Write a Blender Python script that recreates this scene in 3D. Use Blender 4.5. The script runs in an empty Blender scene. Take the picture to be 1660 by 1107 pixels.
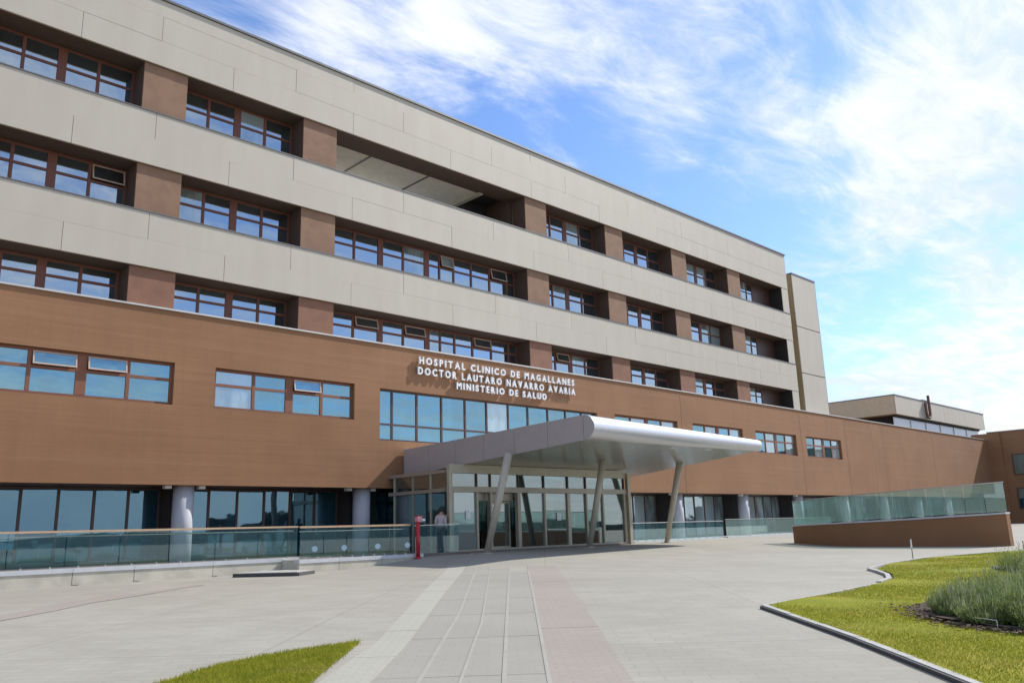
import bpy, bmesh, math, random
import numpy as np
from mathutils import Vector, Matrix
random.seed(7); rng = np.random.default_rng(7)
S = bpy.context.scene
COL = S.collection
R = math.radians

# ------------------------------------------------------------------ camera
YAW, PIT, ROL = R(44.24), R(12.89), R(-1.75)
fw = Vector((math.sin(YAW)*math.cos(PIT), math.cos(YAW)*math.cos(PIT), math.sin(PIT)))
r0 = Vector((math.cos(YAW), -math.sin(YAW), 0)); u0 = r0.cross(fw)
rt = r0*math.cos(ROL)+u0*math.sin(ROL); up = -r0*math.sin(ROL)+u0*math.cos(ROL)
cd = bpy.data.cameras.new('camera'); cam = bpy.data.objects.new('camera', cd); COL.objects.link(cam)
cam.matrix_world = Matrix(((rt.x, up.x, -fw.x, 0), (rt.y, up.y, -fw.y, 0), (rt.z, up.z, -fw.z, 0), (0, 0, 0, 1)))
cd.sensor_width = 36; cd.lens = 36*1340/1660; cd.clip_start = .1; cd.clip_end = 5000
S.camera = cam

# ------------------------------------------------------------------ sun, sky, exposure
SUN = Vector((1.12, -.30, 1.0)).normalized()
sl = bpy.data.lights.new('sun', 'SUN'); sl.energy = 4.0; sl.angle = R(.53); sl.color = (1, .955, .88)
so = bpy.data.objects.new('sun', sl); COL.objects.link(so)
so.rotation_euler = SUN.to_track_quat('Z', 'Y').to_euler()
S.view_settings.view_transform = 'Standard'; S.view_settings.look = 'None'
S.view_settings.gamma = 1; S.view_settings.use_curve_mapping = False
S.view_settings.exposure = 0.52

class NT:
    """small node helper"""
    def __init__(s, tree): s.t = tree; s.n = tree.nodes; s.l = tree.links
    def new(s, typ, **kw):
        nd = s.n.new(typ)
        for k, v in kw.items():
            if k.startswith('i_'):
                key = k[2:]; key = int(key) if key.isdigit() else key.replace('_', ' ')
                s.put(nd.inputs[key], v)
            else: setattr(nd, k, v)
        return nd
    def put(s, sock, v):
        if isinstance(v, bpy.types.NodeSocket): s.l.new(v, sock)
        elif isinstance(v, bpy.types.Node): s.l.new(v.outputs[0], sock)
        else: sock.default_value = v
    def math(s, op, a, b=0.0, c=None, clamp=False):
        nd = s.n.new('ShaderNodeMath'); nd.operation = op; nd.use_clamp = clamp
        s.put(nd.inputs[0], a); s.put(nd.inputs[1], b)
        if c is not None: s.put(nd.inputs[2], c)
        return nd.outputs[0]
    def ramp(s, f, a, b, c=0.0, d=1.0, smooth=True):
        nd = s.n.new('ShaderNodeMapRange'); nd.clamp = True
        nd.interpolation_type = 'SMOOTHSTEP' if smooth else 'LINEAR'
        for i, v in enumerate((f, a, b, c, d)): s.put(nd.inputs[i], v)
        return nd.outputs[0]
    def mix(s, f, a, b):
        nd = s.n.new('ShaderNodeMix'); nd.data_type = 'RGBA'
        s.put(nd.inputs[0], f); s.put(nd.inputs[6], a); s.put(nd.inputs[7], b)
        return nd.outputs[2]
    def noise(s, vec, scale, detail=4, rough=.55, dist=0.0):
        nd = s.n.new('ShaderNodeTexNoise'); s.put(nd.inputs['Vector'], vec)
        nd.inputs['Scale'].default_value = scale; nd.inputs['Detail'].default_value = detail
        nd.inputs['Roughness'].default_value = rough; nd.inputs['Distortion'].default_value = dist
        return nd.outputs['Fac']
    def mapping(s, vec, scale=(1, 1, 1), rot=(0, 0, 0), loc=(0, 0, 0)):
        nd = s.n.new('ShaderNodeMapping'); s.put(nd.inputs['Vector'], vec)
        nd.inputs['Scale'].default_value = scale; nd.inputs['Rotation'].default_value = rot; nd.inputs['Location'].default_value = loc
        return nd.outputs[0]
def rgb(*c): return (c[0], c[1], c[2], 1)

W = bpy.data.worlds.new('World'); S.world = W; W.use_nodes = True
W.node_tree.nodes.clear(); w = NT(W.node_tree)
sky = w.new('ShaderNodeTexSky', sky_type='NISHITA', sun_disc=False)
sky.sun_elevation = math.asin(SUN.z); sky.sun_rotation = math.atan2(SUN.x, SUN.y)
sky.air_density = 1.0; sky.dust_density = .6; sky.ozone_density = 2.2
tc = w.new('ShaderNodeTexCoord').outputs['Generated']
sep = w.new('ShaderNodeSeparateXYZ'); w.put(sep.inputs[0], tc)
zc = w.math('MAXIMUM', sep.outputs[2], .0)
zd = w.math('ADD', zc, .06)
pl = w.new('ShaderNodeCombineXYZ')
w.put(pl.inputs[0], w.math('DIVIDE', sep.outputs[0], zd)); w.put(pl.inputs[1], w.math('DIVIDE', sep.outputs[1], zd))
# cirrus: long wisps drawn out along the wind
m1 = w.mapping(pl.outputs[0], scale=(.95, 1.75, 1), rot=(0, 0, R(14)), loc=(.35, .2, 0))
n1 = w.noise(m1, 1.6, 10, .62, 1.3)
n2 = w.noise(w.mapping(pl.outputs[0], scale=(1.4, 3.3, 1), rot=(0, 0, R(20))), 2.5, 8, .68, .5)
n3 = w.noise(w.mapping(tc, scale=(1, 1, 1.6)), 3.2, 7, .55, .2)
cov = w.math('ADD', w.math('MULTIPLY', n1, 1.15), w.math('MULTIPLY_ADD', n2, .70, -.43))
def lobe(d, r_in, r_out, amt):
    dp = w.new('ShaderNodeVectorMath', operation='DOT_PRODUCT')
    w.put(dp.inputs[0], tc); v = Vector(d).normalized(); dp.inputs[1].default_value = v
    return w.ramp(dp.outputs['Value'], math.cos(R(r_out)), math.cos(R(r_in)), 0, amt)
bias = .035
lobes = [((0.647, 0.624, 0.438), 1, 9, -0.16),
         ((0.758, 0.553, 0.344), 1, 8, -0.16),
         ((0.831, 0.469, 0.299), 1, 7, -0.13),
         ((0.847, 0.395, 0.356), 0.5, 4, -0.14),
         ((0.902, 0.365, 0.229), 0.5, 6, -0.13),
         ((0.782, 0.343, 0.520), 1, 5, -0.1),
         ((0.308, 0.765, 0.566), 1, 6, -0.1),
         ((0.754, 0.417, 0.507), 0.5, 4, -0.08),
         ((0.918, 0.315, 0.242), 0.5, 4, -0.1),
         ((0.586, 0.663, 0.465), 1, 6, -0.1),
         ((0.751, 0.496, 0.435), 0.3, 3, 0.2),
         ((0.704, 0.538, 0.463), 0.3, 3, 0.14),
         ((0.643, 0.576, 0.504), 0.5, 4, 0.12),
         ((0.566, 0.617, 0.547), 1, 6, 0.1),
         ((0.477, 0.681, 0.555), 2, 8, 0.12),
         ((0.866, 0.330, 0.376), 1, 7, 0.18),
         ((0.817, 0.411, 0.405), 0.5, 4, 0.14),
         ((0.905, 0.274, 0.326), 2, 6, 0.16),
         ((0.888, 0.196, 0.416), 2, 8, 0.2),
         ((0.856, 0.189, 0.482), 2, 7, 0.12),
         ((0.943, 0.283, 0.178), 2, 6, 0.14),
         ((0.923, 0.367, 0.120), 1, 4, 0.1),
         ((0.871, 0.262, 0.416), 1, 5, 0.06),
         ((0.936, 0.247, 0.249), 1, 4, 0.06)]
tot = w.math('ADD', cov, bias)
for l in lobes: tot = w.math('ADD', tot, lobe(*l))
low = w.ramp(sep.outputs[2], .0, .30, .30, 0)
tot = w.math('ADD', tot, low)
tot = w.math('ADD', tot, w.math('MULTIPLY', w.math('SUBTRACT', n3, .5), .35))
cmask = w.ramp(tot, .27, .92, 0, 1)
shade = w.ramp(w.math('ADD', w.math('MULTIPLY', n3, .6), w.math('MULTIPLY', n2, .4)), .40, .60, 0, 1)
cc = w.mix(shade, rgb(5.0, 5.6, 6.7), rgb(6.7, 6.9, 7.3))
skyblue = w.mix(1.0, sky.outputs[0], rgb(1, 1, 1))
g_ = w.new('ShaderNodeMix', data_type='RGBA', blend_type='MULTIPLY'); g_.inputs[0].default_value = 1
w.put(g_.inputs[6], sky.outputs[0]); g_.inputs[7].default_value = rgb(.92, 1.08, 1.36)
colr = w.mix(w.math('MULTIPLY', cmask, .96), g_.outputs[2], cc)
bg = w.new('ShaderNodeBackground'); w.put(bg.inputs[0], colr); bg.inputs[1].default_value = .112
wo = w.new('ShaderNodeOutputWorld'); w.put(wo.inputs[0], bg.outputs[0])

# ------------------------------------------------------------------ materials
def mat(name):
    m = bpy.data.materials.new(name); m.use_nodes = True; m.node_tree.nodes.clear()
    t = NT(m.node_tree); o = t.new('ShaderNodeOutputMaterial'); return m, t, o
def principled(t, o, **kw):
    b = t.new('ShaderNodeBsdfPrincipled')
    for k, v in kw.items(): t.put(b.inputs[k.replace('_', ' ')], v)
    t.put(o.inputs[0], b.outputs[0]); return b
def bump(t, h, strength=.3, dist=.01):
    b = t.new('ShaderNodeBump'); b.inputs['Strength'].default_value = strength; b.inputs['Distance'].default_value = dist
    t.put(b.inputs['Height'], h); return b.outputs[0]
def pos(t): return t.new('ShaderNodeNewGeometry').outputs['Position']
def simple(name, col, rough=.6, metal=0.0, var=.06, scale=3.0, bmp=0.0, spec=.5):
    m, t, o = mat(name); p = pos(t)
    n = t.noise(p, scale, 5, .6)
    c = t.mix(t.ramp(n, .3, .7), rgb(*[x*(1-var) for x in col]), rgb(*[min(1, x*(1+var)) for x in col]))
    b = principled(t, o, Base_Color=c, Roughness=rough, Metallic=metal)
    b.inputs['Specular IOR Level'].default_value = spec
    if bmp: t.put(b.inputs['Normal'], bump(t, t.noise(p, scale*12, 4), bmp, .01))
    return m

def panel_mat():
    m, t, o = mat('beige_panel'); p = pos(t)
    oi = t.new('ShaderNodeObjectInfo').outputs['Random']
    n = t.noise(t.mapping(p, scale=(1.2, 1.2, .25)), 1.1, 6, .6)      # faint vertical wash marks
    n2 = t.noise(p, .5, 4, .5)
    c = t.mix(t.ramp(n, .3, .72), rgb(.475, .425, .340), rgb(.51, .46, .37))
    c = t.mix(t.math('MULTIPLY', t.ramp(n2, .4, .75), .25), c, rgb(.455, .40, .31))
    c = t.mix(t.math('MULTIPLY', oi, .10), c, rgb(.42, .37, .30))
    b = principled(t, o, Base_Color=c, Roughness=.62)
    t.put(b.inputs['Normal'], bump(t, t.noise(p, 25, 3), .08, .01))
    return m
def stucco_mat():
    m, t, o = mat('brown_stucco'); p = pos(t)
    sp = t.new('ShaderNodeSeparateXYZ'); t.put(sp.inputs[0], p)
    n = t.noise(p, .35, 6, .6)
    streak = t.noise(t.mapping(p, scale=(2.4, 2.4, .10)), 1.0, 5, .6)
    band = t.noise(t.mapping(p, scale=(.06, .06, 2.6)), 1.3, 4, .6)
    c = t.mix(t.ramp(n, .3, .7), rgb(.252, .123, .055), rgb(.294, .147, .068))
    c = t.mix(t.math('MULTIPLY', t.ramp(streak, .48, .72), .42), c, rgb(.225, .115, .056))
    c = t.mix(t.math('MULTIPLY', t.ramp(band, .5, .8), .35), c, rgb(.34, .195, .10))
    b = principled(t, o, Base_Color=c, Roughness=.85)
    hgt = t.math('ADD', t.math('MULTIPLY', streak, .6), t.math('ADD', t.math('MULTIPLY', band, 1.0), t.math('MULTIPLY', t.noise(p, 22, 4), .12)))
    t.put(b.inputs['Normal'], bump(t, hgt, .35, .03))
    return m
def glass_dark(name, diff, refl, fac, wav=.0025):
    """coated window glass before a dim room"""
    m, t, o = mat(name); p = pos(t)
    oi = t.new('ShaderNodeObjectInfo').outputs['Random']
    wob = bump(t, t.noise(p, .9, 2), .14, wav*10)
    room = t.mix(t.ramp(t.noise(t.mapping(p, scale=(1.6, 1.6, .5)), .9, 3), .35, .7), rgb(*[x*.5 for x in diff]), rgb(*[x*1.5 for x in diff]))
    room = t.mix(t.ramp(oi, .25, .9), room, rgb(*[x*1.3 for x in diff]))
    d = t.new('ShaderNodeBsdfDiffuse'); t.put(d.inputs[0], room)
    g = t.new('ShaderNodeBsdfGlossy'); g.inputs[0].default_value = rgb(*refl); g.inputs[1].default_value = .02; t.put(g.inputs['Normal'], wob)
    lw = t.new('ShaderNodeLayerWeight'); lw.inputs[0].default_value = .35
    f = t.math('ADD', fac, t.math('MULTIPLY', lw.outputs['Fresnel'], .35), clamp=True)
    x = t.new('ShaderNodeMixShader'); t.put(x.inputs[0], f); t.put(x.inputs[1], d.outputs[0]); t.put(x.inputs[2], g.outputs[0])
    t.put(o.inputs[0], x.outputs[0]); return m
def glass_clear(name, tint, refl=.12, body=(.3, .5, .5), bodyf=.05):
    m, t, o = mat(name)
    tr = t.new('ShaderNodeBsdfTransparent'); tr.inputs[0].default_value = rgb(*tint)
    g = t.new('ShaderNodeBsdfGlossy'); g.inputs[0].default_value = rgb(.9, .95, .95); g.inputs[1].default_value = .01
    d = t.new('ShaderNodeBsdfDiffuse'); d.inputs[0].default_value = rgb(*body)
    lw = t.new('ShaderNodeLayerWeight'); lw.inputs[0].default_value = .3
    x0 = t.new('ShaderNodeMixShader'); x0.inputs[0].default_value = bodyf; t.put(x0.inputs[1], tr.outputs[0]); t.put(x0.inputs[2], d.outputs[0])
    x = t.new('ShaderNodeMixShader'); t.put(x.inputs[0], t.math('ADD', refl, t.math('MULTIPLY', lw.outputs['Fresnel'], .5), clamp=True))
    t.put(x.inputs[1], x0.outputs[0]); t.put(x.inputs[2], g.outputs[0]); t.put(o.inputs[0], x.outputs[0]); return m
def pave_mat(name, a, b_, joint, tile=(.6, .3), rot=45, jf=.5, msize=.012, big_joint=False):
    m, t, o = mat(name); p = pos(t)
    br = t.new('ShaderNodeTexBrick'); t.put(br.inputs['Vector'], t.mapping(p, rot=(0, 0, R(rot))))
    br.inputs['Scale'].default_value = 1; br.inputs['Brick Width'].default_value = tile[0]; br.inputs['Row Height'].default_value = tile[1]
    br.inputs['Mortar Size'].default_value = msize; br.inputs['Mortar Smooth'].default_value = .3
    br.inputs['Color1'].default_value = rgb(*a); br.inputs['Color2'].default_value = rgb(*b_); br.inputs['Mortar'].default_value = rgb(*joint)
    plain = t.mix(t.ramp(t.noise(p, .9, 6, .65), .3, .7), rgb(*a), rgb(*b_))
    c = t.mix(jf, plain, br.outputs['Color'])
    big = t.noise(t.mapping(p, scale=(.5, .16, 1), rot=(0, 0, R(10))), .55, 7, .62)       # broad dust and rain marks
    c = t.mix(t.math('MULTIPLY', t.ramp(big, .42, .72), .42), c, rgb(*[x*.80 for x in a]))
    grit = t.noise(p, 34, 2, .5)
    c = t.mix(t.math('MULTIPLY', t.ramp(grit, .70, .76), .45), c, rgb(*[x*.45 for x in a]))
    spots = t.noise(p, 9, 5, .75)
    c = t.mix(t.math('MULTIPLY', t.ramp(spots, .60, .80), .30), c, rgb(*[x*.62 for x in a]))
    fine = t.noise(p, 60, 3, .7)
    if big_joint:
        b2 = t.new('ShaderNodeTexBrick'); t.put(b2.inputs['Vector'], t.mapping(p, rot=(0, 0, R(rot)))); b2.offset = 0
        b2.inputs['Scale'].default_value = 1; b2.inputs['Brick Width'].default_value = 3.2; b2.inputs['Row Height'].default_value = 3.2; b2.inputs['Mortar Size'].default_value = .014
        b2.inputs['Color1'].default_value = rgb(1, 1, 1); b2.inputs['Color2'].default_value = rgb(.955, .95, .94); b2.inputs['Mortar'].default_value = rgb(.82, .81, .79)
        mu_ = t.new('ShaderNodeMix', data_type='RGBA', blend_type='MULTIPLY'); mu_.inputs[0].default_value = 1
        t.put(mu_.inputs[6], c); t.put(mu_.inputs[7], b2.outputs['Color']); c = mu_.outputs[2]
        st_ = t.noise(t.mapping(p, loc=(4, 7, 0)), 1.7, 6, .7, 1.5)
        c = t.mix(t.math('MULTIPLY', t.ramp(st_, .62, .76), .17), c, rgb(*[x*.66 for x in a]))
    c = t.mix(t.math('MULTIPLY', t.ramp(fine, .5, .8), .22), c, rgb(*[x*.7 for x in a]))
    b = principled(t, o, Base_Color=c, Roughness=.88)
    t.put(b.inputs['Normal'], bump(t, t.math('ADD', t.math('MULTIPLY', br.outputs['Fac'], -.25), t.math('MULTIPLY', fine, .3)), .35, .006))
    return m

M = {}
M['panel'] = panel_mat()
M['stucco'] = stucco_mat()
M['coping'] = simple('dark_metal_coping', (.16, .155, .15), .45, .6)
M['flash'] = simple('pale_metal_flashing', (.55, .52, .47), .45, .3)
M['frame'] = simple('terracotta_window_frame', (.22, .082, .040), .6)
M['frame_up'] = simple('deep_red_brown_window_frame', (.165, .058, .034), .55)
M['frame_light'] = simple('open_sash_edge', (.50, .36, .28), .5)
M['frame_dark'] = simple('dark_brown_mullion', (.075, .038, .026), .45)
M['sill'] = simple('pale_sill', (.55, .42, .33), .5)
M['glass'] = glass_dark('window_glass', (.016, .028, .034), (.72, .84, .92), .46)
M['glass_b'] = glass_dark('window_glass_before_blind', (.26, .31, .31), (.66, .80, .86), .36)
M['glass_t'] = glass_dark('window_glass_teal', (.02, .075, .095), (.44, .70, .80), .42)
M['glass_g'] = glass_dark('ground_floor_glass', (.014, .050, .068), (.29, .48, .60), .36)
M['soffit_reveal'] = simple('dark_brown_soffit_and_reveal_shade', (.085, .052, .036), .8)  # dark brown of the soffits; also puts shade into the pier returns
M['pier'] = simple('muted_brown_pier_render', (.25, .145, .088), .85, var=.10, scale=1.5, bmp=.3)
M['pier_low'] = simple('reddish_brown_pier_render', (.235, .115, .070), .85, var=.10, scale=1.5, bmp=.3)
M['column'] = simple('pale_grey_paint', (.42, .425, .44), .6, var=.04)
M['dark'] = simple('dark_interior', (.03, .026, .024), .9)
M['ceil'] = simple('terrace_ceiling', (.66, .62, .52), .7)
M['alu'] = simple('canopy_metal', (.60, .60, .63), .34, .55, var=.02)
M['alu_side'] = simple('canopy_side_cladding_shade', (.40, .36, .345), .5, .1, var=.03)  # left side of the canopy, its shade put into a darker cladding colour
M['soffit'] = simple('canopy_soffit', (.46, .47, .44), .22, .45, var=.03)
M['lamp'] = simple('downlight_lens', (.9, .9, .86), .3)
M['steelcol'] = simple('champagne_steel_column', (.44, .40, .32), .45, .1, var=.05)
M['alframe'] = simple('entrance_champagne_frame', (.36, .32, .25), .4, .35)
M['alframe_l'] = simple('door_leaf_frame', (.44, .40, .30), .4, .2)
M['vglass'] = glass_clear('entrance_glass', (.42, .52, .50), .20, (.25, .36, .36), .08)
M['vglass2'] = glass_clear('frosted_entrance_glass', (.40, .50, .50), .22, (.42, .56, .56), .42)
M['railglass'] = glass_clear('balustrade_glass', (.80, .92, .93), .06, (.28, .50, .54), .07)
M['rampglass'] = glass_clear('ramp_balustrade_glass', (.80, .93, .89), .07, (.55, .70, .64), .20)
M['railwood'] = simple('pale_wood_handrail', (.50, .33, .20), .5)
M['railsteel'] = simple('steel_handrail', (.52, .50, .46), .35, .5)
M['clamp'] = simple('stainless_steel', (.55, .56, .56), .25, .9)
M['wallconc'] = simple('sandy_concrete', (.50, .46, .37), .9, var=.14, scale=1.4, bmp=.2)
M['slab'] = simple('pale_concrete_edge', (.52, .53, .53), .8, var=.06, bmp=.1)
M['terr'] = simple('terrace_tile', (.17, .12, .105), .7)
M['red'] = simple('red_paint', (.42, .012, .022), .35)
M['pink'] = simple('faded_pink_cap', (.62, .27, .29), .5)
M['rubber'] = simple('black_rubber', (.02, .02, .02), .6)
M['white'] = simple('white_paint', (.78, .78, .76), .5)
M['kerb'] = simple('kerb_concrete', (.36, .352, .32), .9, var=.12, scale=4, bmp=.3)
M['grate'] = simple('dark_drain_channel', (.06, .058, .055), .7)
M['soil'] = simple('dark_soil', (.055, .038, .025), 1, var=.5, scale=9, bmp=.8)
M['pave'] = pave_mat('plaza_pavers', (.278, .260, .215), (.338, .318, .265), (.228, .212, .176), (.40, .20), 46, .42, big_joint=True)
M['pave_path'] = pave_mat('path_concrete', (.265, .251, .212), (.288, .272, .230), (.235, .222, .188), (.3, .15), 43, .35)
M['pave_light'] = pave_mat('light_paving_band', (.33, .318, .265), (.355, .342, .288), (.285, .275, .235), (.20, .10), 43, .6)
M['pave_pink'] = pave_mat('pink_brick_pavers', (.275, .240, .204), (.302, .262, .222), (.250, .226, .192), (.20, .10), 43, .7)
M['line'] = simple('pale_joint_strip', (.30, .286, .248), .88)
M['skin'] = simple('skin', (.42, .24, .17), .55); M['hair'] = simple('black_hair', (.012, .010, .009), .6)
M['shirt'] = simple('pale_grey_shirt', (.50, .44, .42), .8); M['trous'] = simple('dark_trousers', (.03, .032, .04), .8)
M['paper'] = simple('white_paper', (.80, .82, .82), .7)
M['rust'] = simple('rust_brown_pipe', (.14, .075, .05), .6)
M['clere'] = simple('pale_clerestory_sheet', (.50, .54, .57), .35, .2)
M['refl_band'] = simple('reflection_band_dark', (.05, .05, .035), 1, var=.4, scale=.05)  # for the unseen band that gives the glass a dark reflection
def grass_mat():
    m, t, o = mat('lawn_grass'); p = pos(t)
    n = t.noise(p, .8, 6, .65); n2 = t.noise(p, 7, 5, .7); n3 = t.noise(t.mapping(p, loc=(9, 3, 0)), .45, 4, .6)
    c = t.mix(t.ramp(n, .35, .65), rgb(.245, .235, .022), rgb(.18, .20, .018))
    c = t.mix(t.math('MULTIPLY', t.ramp(n3, .48, .68), .65), c, rgb(.30, .25, .04))
    c = t.mix(t.math('MULTIPLY', t.ramp(n2, .48, .75), .45), c, rgb(.145, .155, .02))
    b = principled(t, o, Base_Color=c, Roughness=.75)
    b.inputs['Specular IOR Level'].default_value = .05
    t.put(b.inputs['Normal'], bump(t, n2, .4, .02)); return m
M['grass'] = grass_mat()
def leaf_mat(name, a, b_, dry=None):
    m, t, o = mat(name); p = pos(t)
    n = t.noise(p, 3.5, 4, .7)
    c = t.mix(t.ramp(n, .3, .7), rgb(*a), rgb(*b_))
    if dry:
        c = t.mix(t.math('MULTIPLY', t.ramp(t.noise(p, .7, 5, .65), .46, .66), .75), c, rgb(*dry))
        c = t.mix(t.math('MULTIPLY', t.ramp(t.noise(p, 28, 3, .7), .5, .72), .5), c, rgb(*[x*.55 for x in a]))
    d = t.new('ShaderNodeBsdfDiffuse'); t.put(d.inputs[0], c)
    tl = t.new('ShaderNodeBsdfTranslucent'); t.put(tl.inputs[0], c)
    x = t.new('ShaderNodeMixShader'); x.inputs[0].default_value = .3
    t.put(x.inputs[1], d.outputs[0]); t.put(x.inputs[2], tl.outputs[0]); t.put(o.inputs[0], x.outputs[0]); return m
M['leaf'] = leaf_mat('lavender_leaf', (.19, .25, .065), (.29, .34, .13), (.15, .19, .07))
M['leaf2'] = leaf_mat('lavender_spike', (.22, .27, .14), (.32, .36, .22))

# ------------------------------------------------------------------ mesh helpers
class MB:
    def __init__(s): s.v = []; s.f = []
    def quad(s, a, b, c, d):
        n = len(s.v); s.v += [a, b, c, d]; s.f.append((n, n+1, n+2, n+3)); return s
    def box(s, x0, x1, y0, y1, z0, z1):
        n = len(s.v)
        s.v += [(x0, y0, z0), (x1, y0, z0), (x1, y1, z0), (x0, y1, z0), (x0, y0, z1), (x1, y0, z1), (x1, y1, z1), (x0, y1, z1)]
        s.f += [tuple(n+i for i in q) for q in ((0, 3, 2, 1), (4, 5, 6, 7), (0, 1, 5, 4), (1, 2, 6, 5), (2, 3, 7, 6), (3, 0, 4, 7))]
        return s
    def hexa(s, P):
        n = len(s.v); s.v += [tuple(p) for p in P]
        s.f += [tuple(n+i for i in q) for q in ((0, 3, 2, 1), (4, 5, 6, 7), (0, 1, 5, 4), (1, 2, 6, 5), (2, 3, 7, 6), (3, 0, 4, 7))]
        return s
    def bar(s, p, q, w, h=None, upv=(0, 0, 1)):
        h = h or w; p = Vector(p); q = Vector(q); d = (q-p).normalized(); U = Vector(upv)
        if abs(d.dot(U)) > .98: U = Vector((0, 1, 0))
        a = d.cross(U).normalized()*w/2; b = a.cross(d).normalized()*h/2
        return s.hexa([p-a-b, q-a-b, q+a-b, p+a-b, p-a+b, q-a+b, q+a+b, p+a+b])
    def cyl(s, p, q, r0, r1=None, n=16, cap=True):
        r1 = r0 if r1 is None else r1; p = Vector(p); q = Vector(q); d = (q-p).normalized()
        a = d.orthogonal().normalized(); b = d.cross(a); k = len(s.v)
        for c, r in ((p, r0), (q, r1)):
            for i in range(n):
                t = 2*math.pi*i/n; s.v.append(tuple(c+(a*math.cos(t)+b*math.sin(t))*r))
        for i in range(n): j = (i+1) % n; s.f.append((k+i, k+j, k+n+j, k+n+i))
        if cap: s.f.append(tuple(k+n-1-i for i in range(n))); s.f.append(tuple(k+n+i for i in range(n)))
        return s
    def mesh(s, name, m, smooth=False):
        me = bpy.data.meshes.new(name); me.from_pydata([tuple(x) for x in s.v], [], s.f); me.update()
        if m: me.materials.append(m)
        if smooth:
            me.polygons.foreach_set('use_smooth', [len(p.vertices) <= 4 for p in me.polygons])
        return me
    def build(s, name, m, parent=None, smooth=False, **tags):
        return link(name, s.mesh(name, m, smooth), parent, **tags)
def link(name, me, parent=None, loc=None, scale=None, rot=None, **tags):
    o = bpy.data.objects.new(name, me); COL.objects.link(o)
    if parent:
        o.parent = parent
        if parent.get('_base') is not None: o.matrix_parent_inverse = Matrix.Identity(4)
    if loc is not None: o.location = loc
    if scale is not None: o.scale = scale
    if rot is not None: o.rotation_euler = rot
    for k, v in tags.items(): o[k] = v
    return o
def thing(name, label, category, loc=(0, 0, 0), group=None):
    o = bpy.data.objects.new(name, None); COL.objects.link(o); o.location = loc
    o.empty_display_size = .2; o['label'] = label; o['category'] = category
    if group: o['group'] = group
    return o
def tag(o, label, category, group=None):
    o['label'] = label; o['category'] = category
    if group: o['group'] = group
    return o
def struct(o): o['kind'] = 'structure'; return o
def rel(parent, mb):
    """parts are written in world coordinates; shift them under an Empty that stands at its base"""
    L = parent.location
    mb.v = [(v[0]-L[0], v[1]-L[1], v[2]-L[2]) for v in mb.v]; return mb
UNIT = {}
def ubox(m):
    if m.name not in UNIT: UNIT[m.name] = MB().box(-.5, .5, -.5, .5, -.5, .5).mesh('pane', m)
    return UNIT[m.name]
def pbox(name, m, parent, x0, x1, y0, y1, z0, z1, rot=None, origin=(0, 0, 0)):
    o = link(name, ubox(m), parent, loc=((x0+x1)/2-origin[0], (y0+y1)/2-origin[1], (z0+z1)/2-origin[2]), scale=(abs(x1-x0), abs(y1-y0), abs(z1-z0)))
    if rot: o.rotation_euler = rot
    return o

# ------------------------------------------------------------------ ground
def sst(t): t = min(max(t, 0.), 1.); return t*t*(3-2*t)
def gh(X, Y):
    d = X*math.sin(YAW)+Y*math.cos(YAW); t = min(max(d/24, 0), 1)
    return -1.5+.4*t*(2-t)+.3*sst((Y-16)/8)*sst((X-15)/5)
def axis(lo, a, b, hi, step):
    mid = list(np.arange(a, b+1e-6, step)); out = []
    x = a; s_ = step
    while x > lo: s_ *= 1.35; x -= s_; out.insert(0, x)
    out += mid; x = b; s_ = step
    while x < hi: s_ *= 1.35; x += s_; out.append(x)
    return out
xs = axis(-1500, -4, 58, 1500, .5); ys = axis(-1500, -3, 33, 1500, .5)
gv = [(x, y, gh(x, y)) for y in ys for x in xs]; nx = len(xs)
gf = [(j*nx+i, j*nx+i+1, (j+1)*nx+i+1, (j+1)*nx+i) for j in range(len(ys)-1) for i in range(nx-1)]
me = bpy.data.meshes.new('plaza_ground'); me.from_pydata(gv, [], gf); me.materials.append(M['pave'])
me.polygons.foreach_set('use_smooth', [True]*len(me.polygons))
struct(link('plaza_ground', me))

# paving bands of the path that leads to the canopy
AX = Vector((.69, .724)); AN = Vector((.724, -.69))
def line(pts):
    P = sorted((AX.x*x+AX.y*y, AN.x*x+AN.y*y) for x, y in pts)
    def f(s):
        i = 0
        while i < len(P)-2 and s > P[i+1][0]: i += 1
        (a, oa), (b, ob) = P[i], P[i+1]; o_ = oa+(ob-oa)*(s-a)/(b-a)
        return (AX.x*s+AN.x*o_, AX.y*s+AN.y*o_)
    return f
L0 = line([(4.1, 6.85), (5.94, 8.54), (17.24, 20.91)]); L1 = line([(4.5, 6.56), (6.17, 8.20), (17.50, 20.34)])
L2 = line([(4.84, 6.29), (8.48, 10.02), (17.60, 19.95)]); L3 = line([(5.12, 6.04), (7.86, 8.83), (17.72, 19.45)])
L4 = line([(5.23, 5.6), (17.89, 18.78)]); L5 = line([(5.47, 5.28), (16.84, 16.93)]); L6 = line([(5.91, 4.70), (9.12, 7.94), (19.19, 18.1)])
path = struct(link('entrance_path', MB().box(11, 11.02, 11, 11.02, gh(11, 11)-.05, gh(11, 11)-.04).mesh('entrance_path', M['pave_path'])))
def slab(name, m, A, B, s0, s1, top=.008, inset=.006, n=3, parent=path):
    mb = MB(); 
    for k in range(n):
        a = s0+(s1-s0)*k/n; b = s0+(s1-s0)*(k+1)/n
        P = []
        for s in (a, b):
            p, q = Vector(A(s)), Vector(B(s)); d = (q-p); L = d.length or 1; d = d/L*inset
            P.append((p+d, q-d))
        (p0, q0), (p1, q1) = P
        top_ = [(v.x, v.y, gh(v.x, v.y)+top) for v in (p0, q0, q1, p1)]
        bot = [(v[0], v[1], v[2]-.03) for v in top_]
        mb.hexa(bot+top_)
    return mb.build(name, m, parent)
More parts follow.
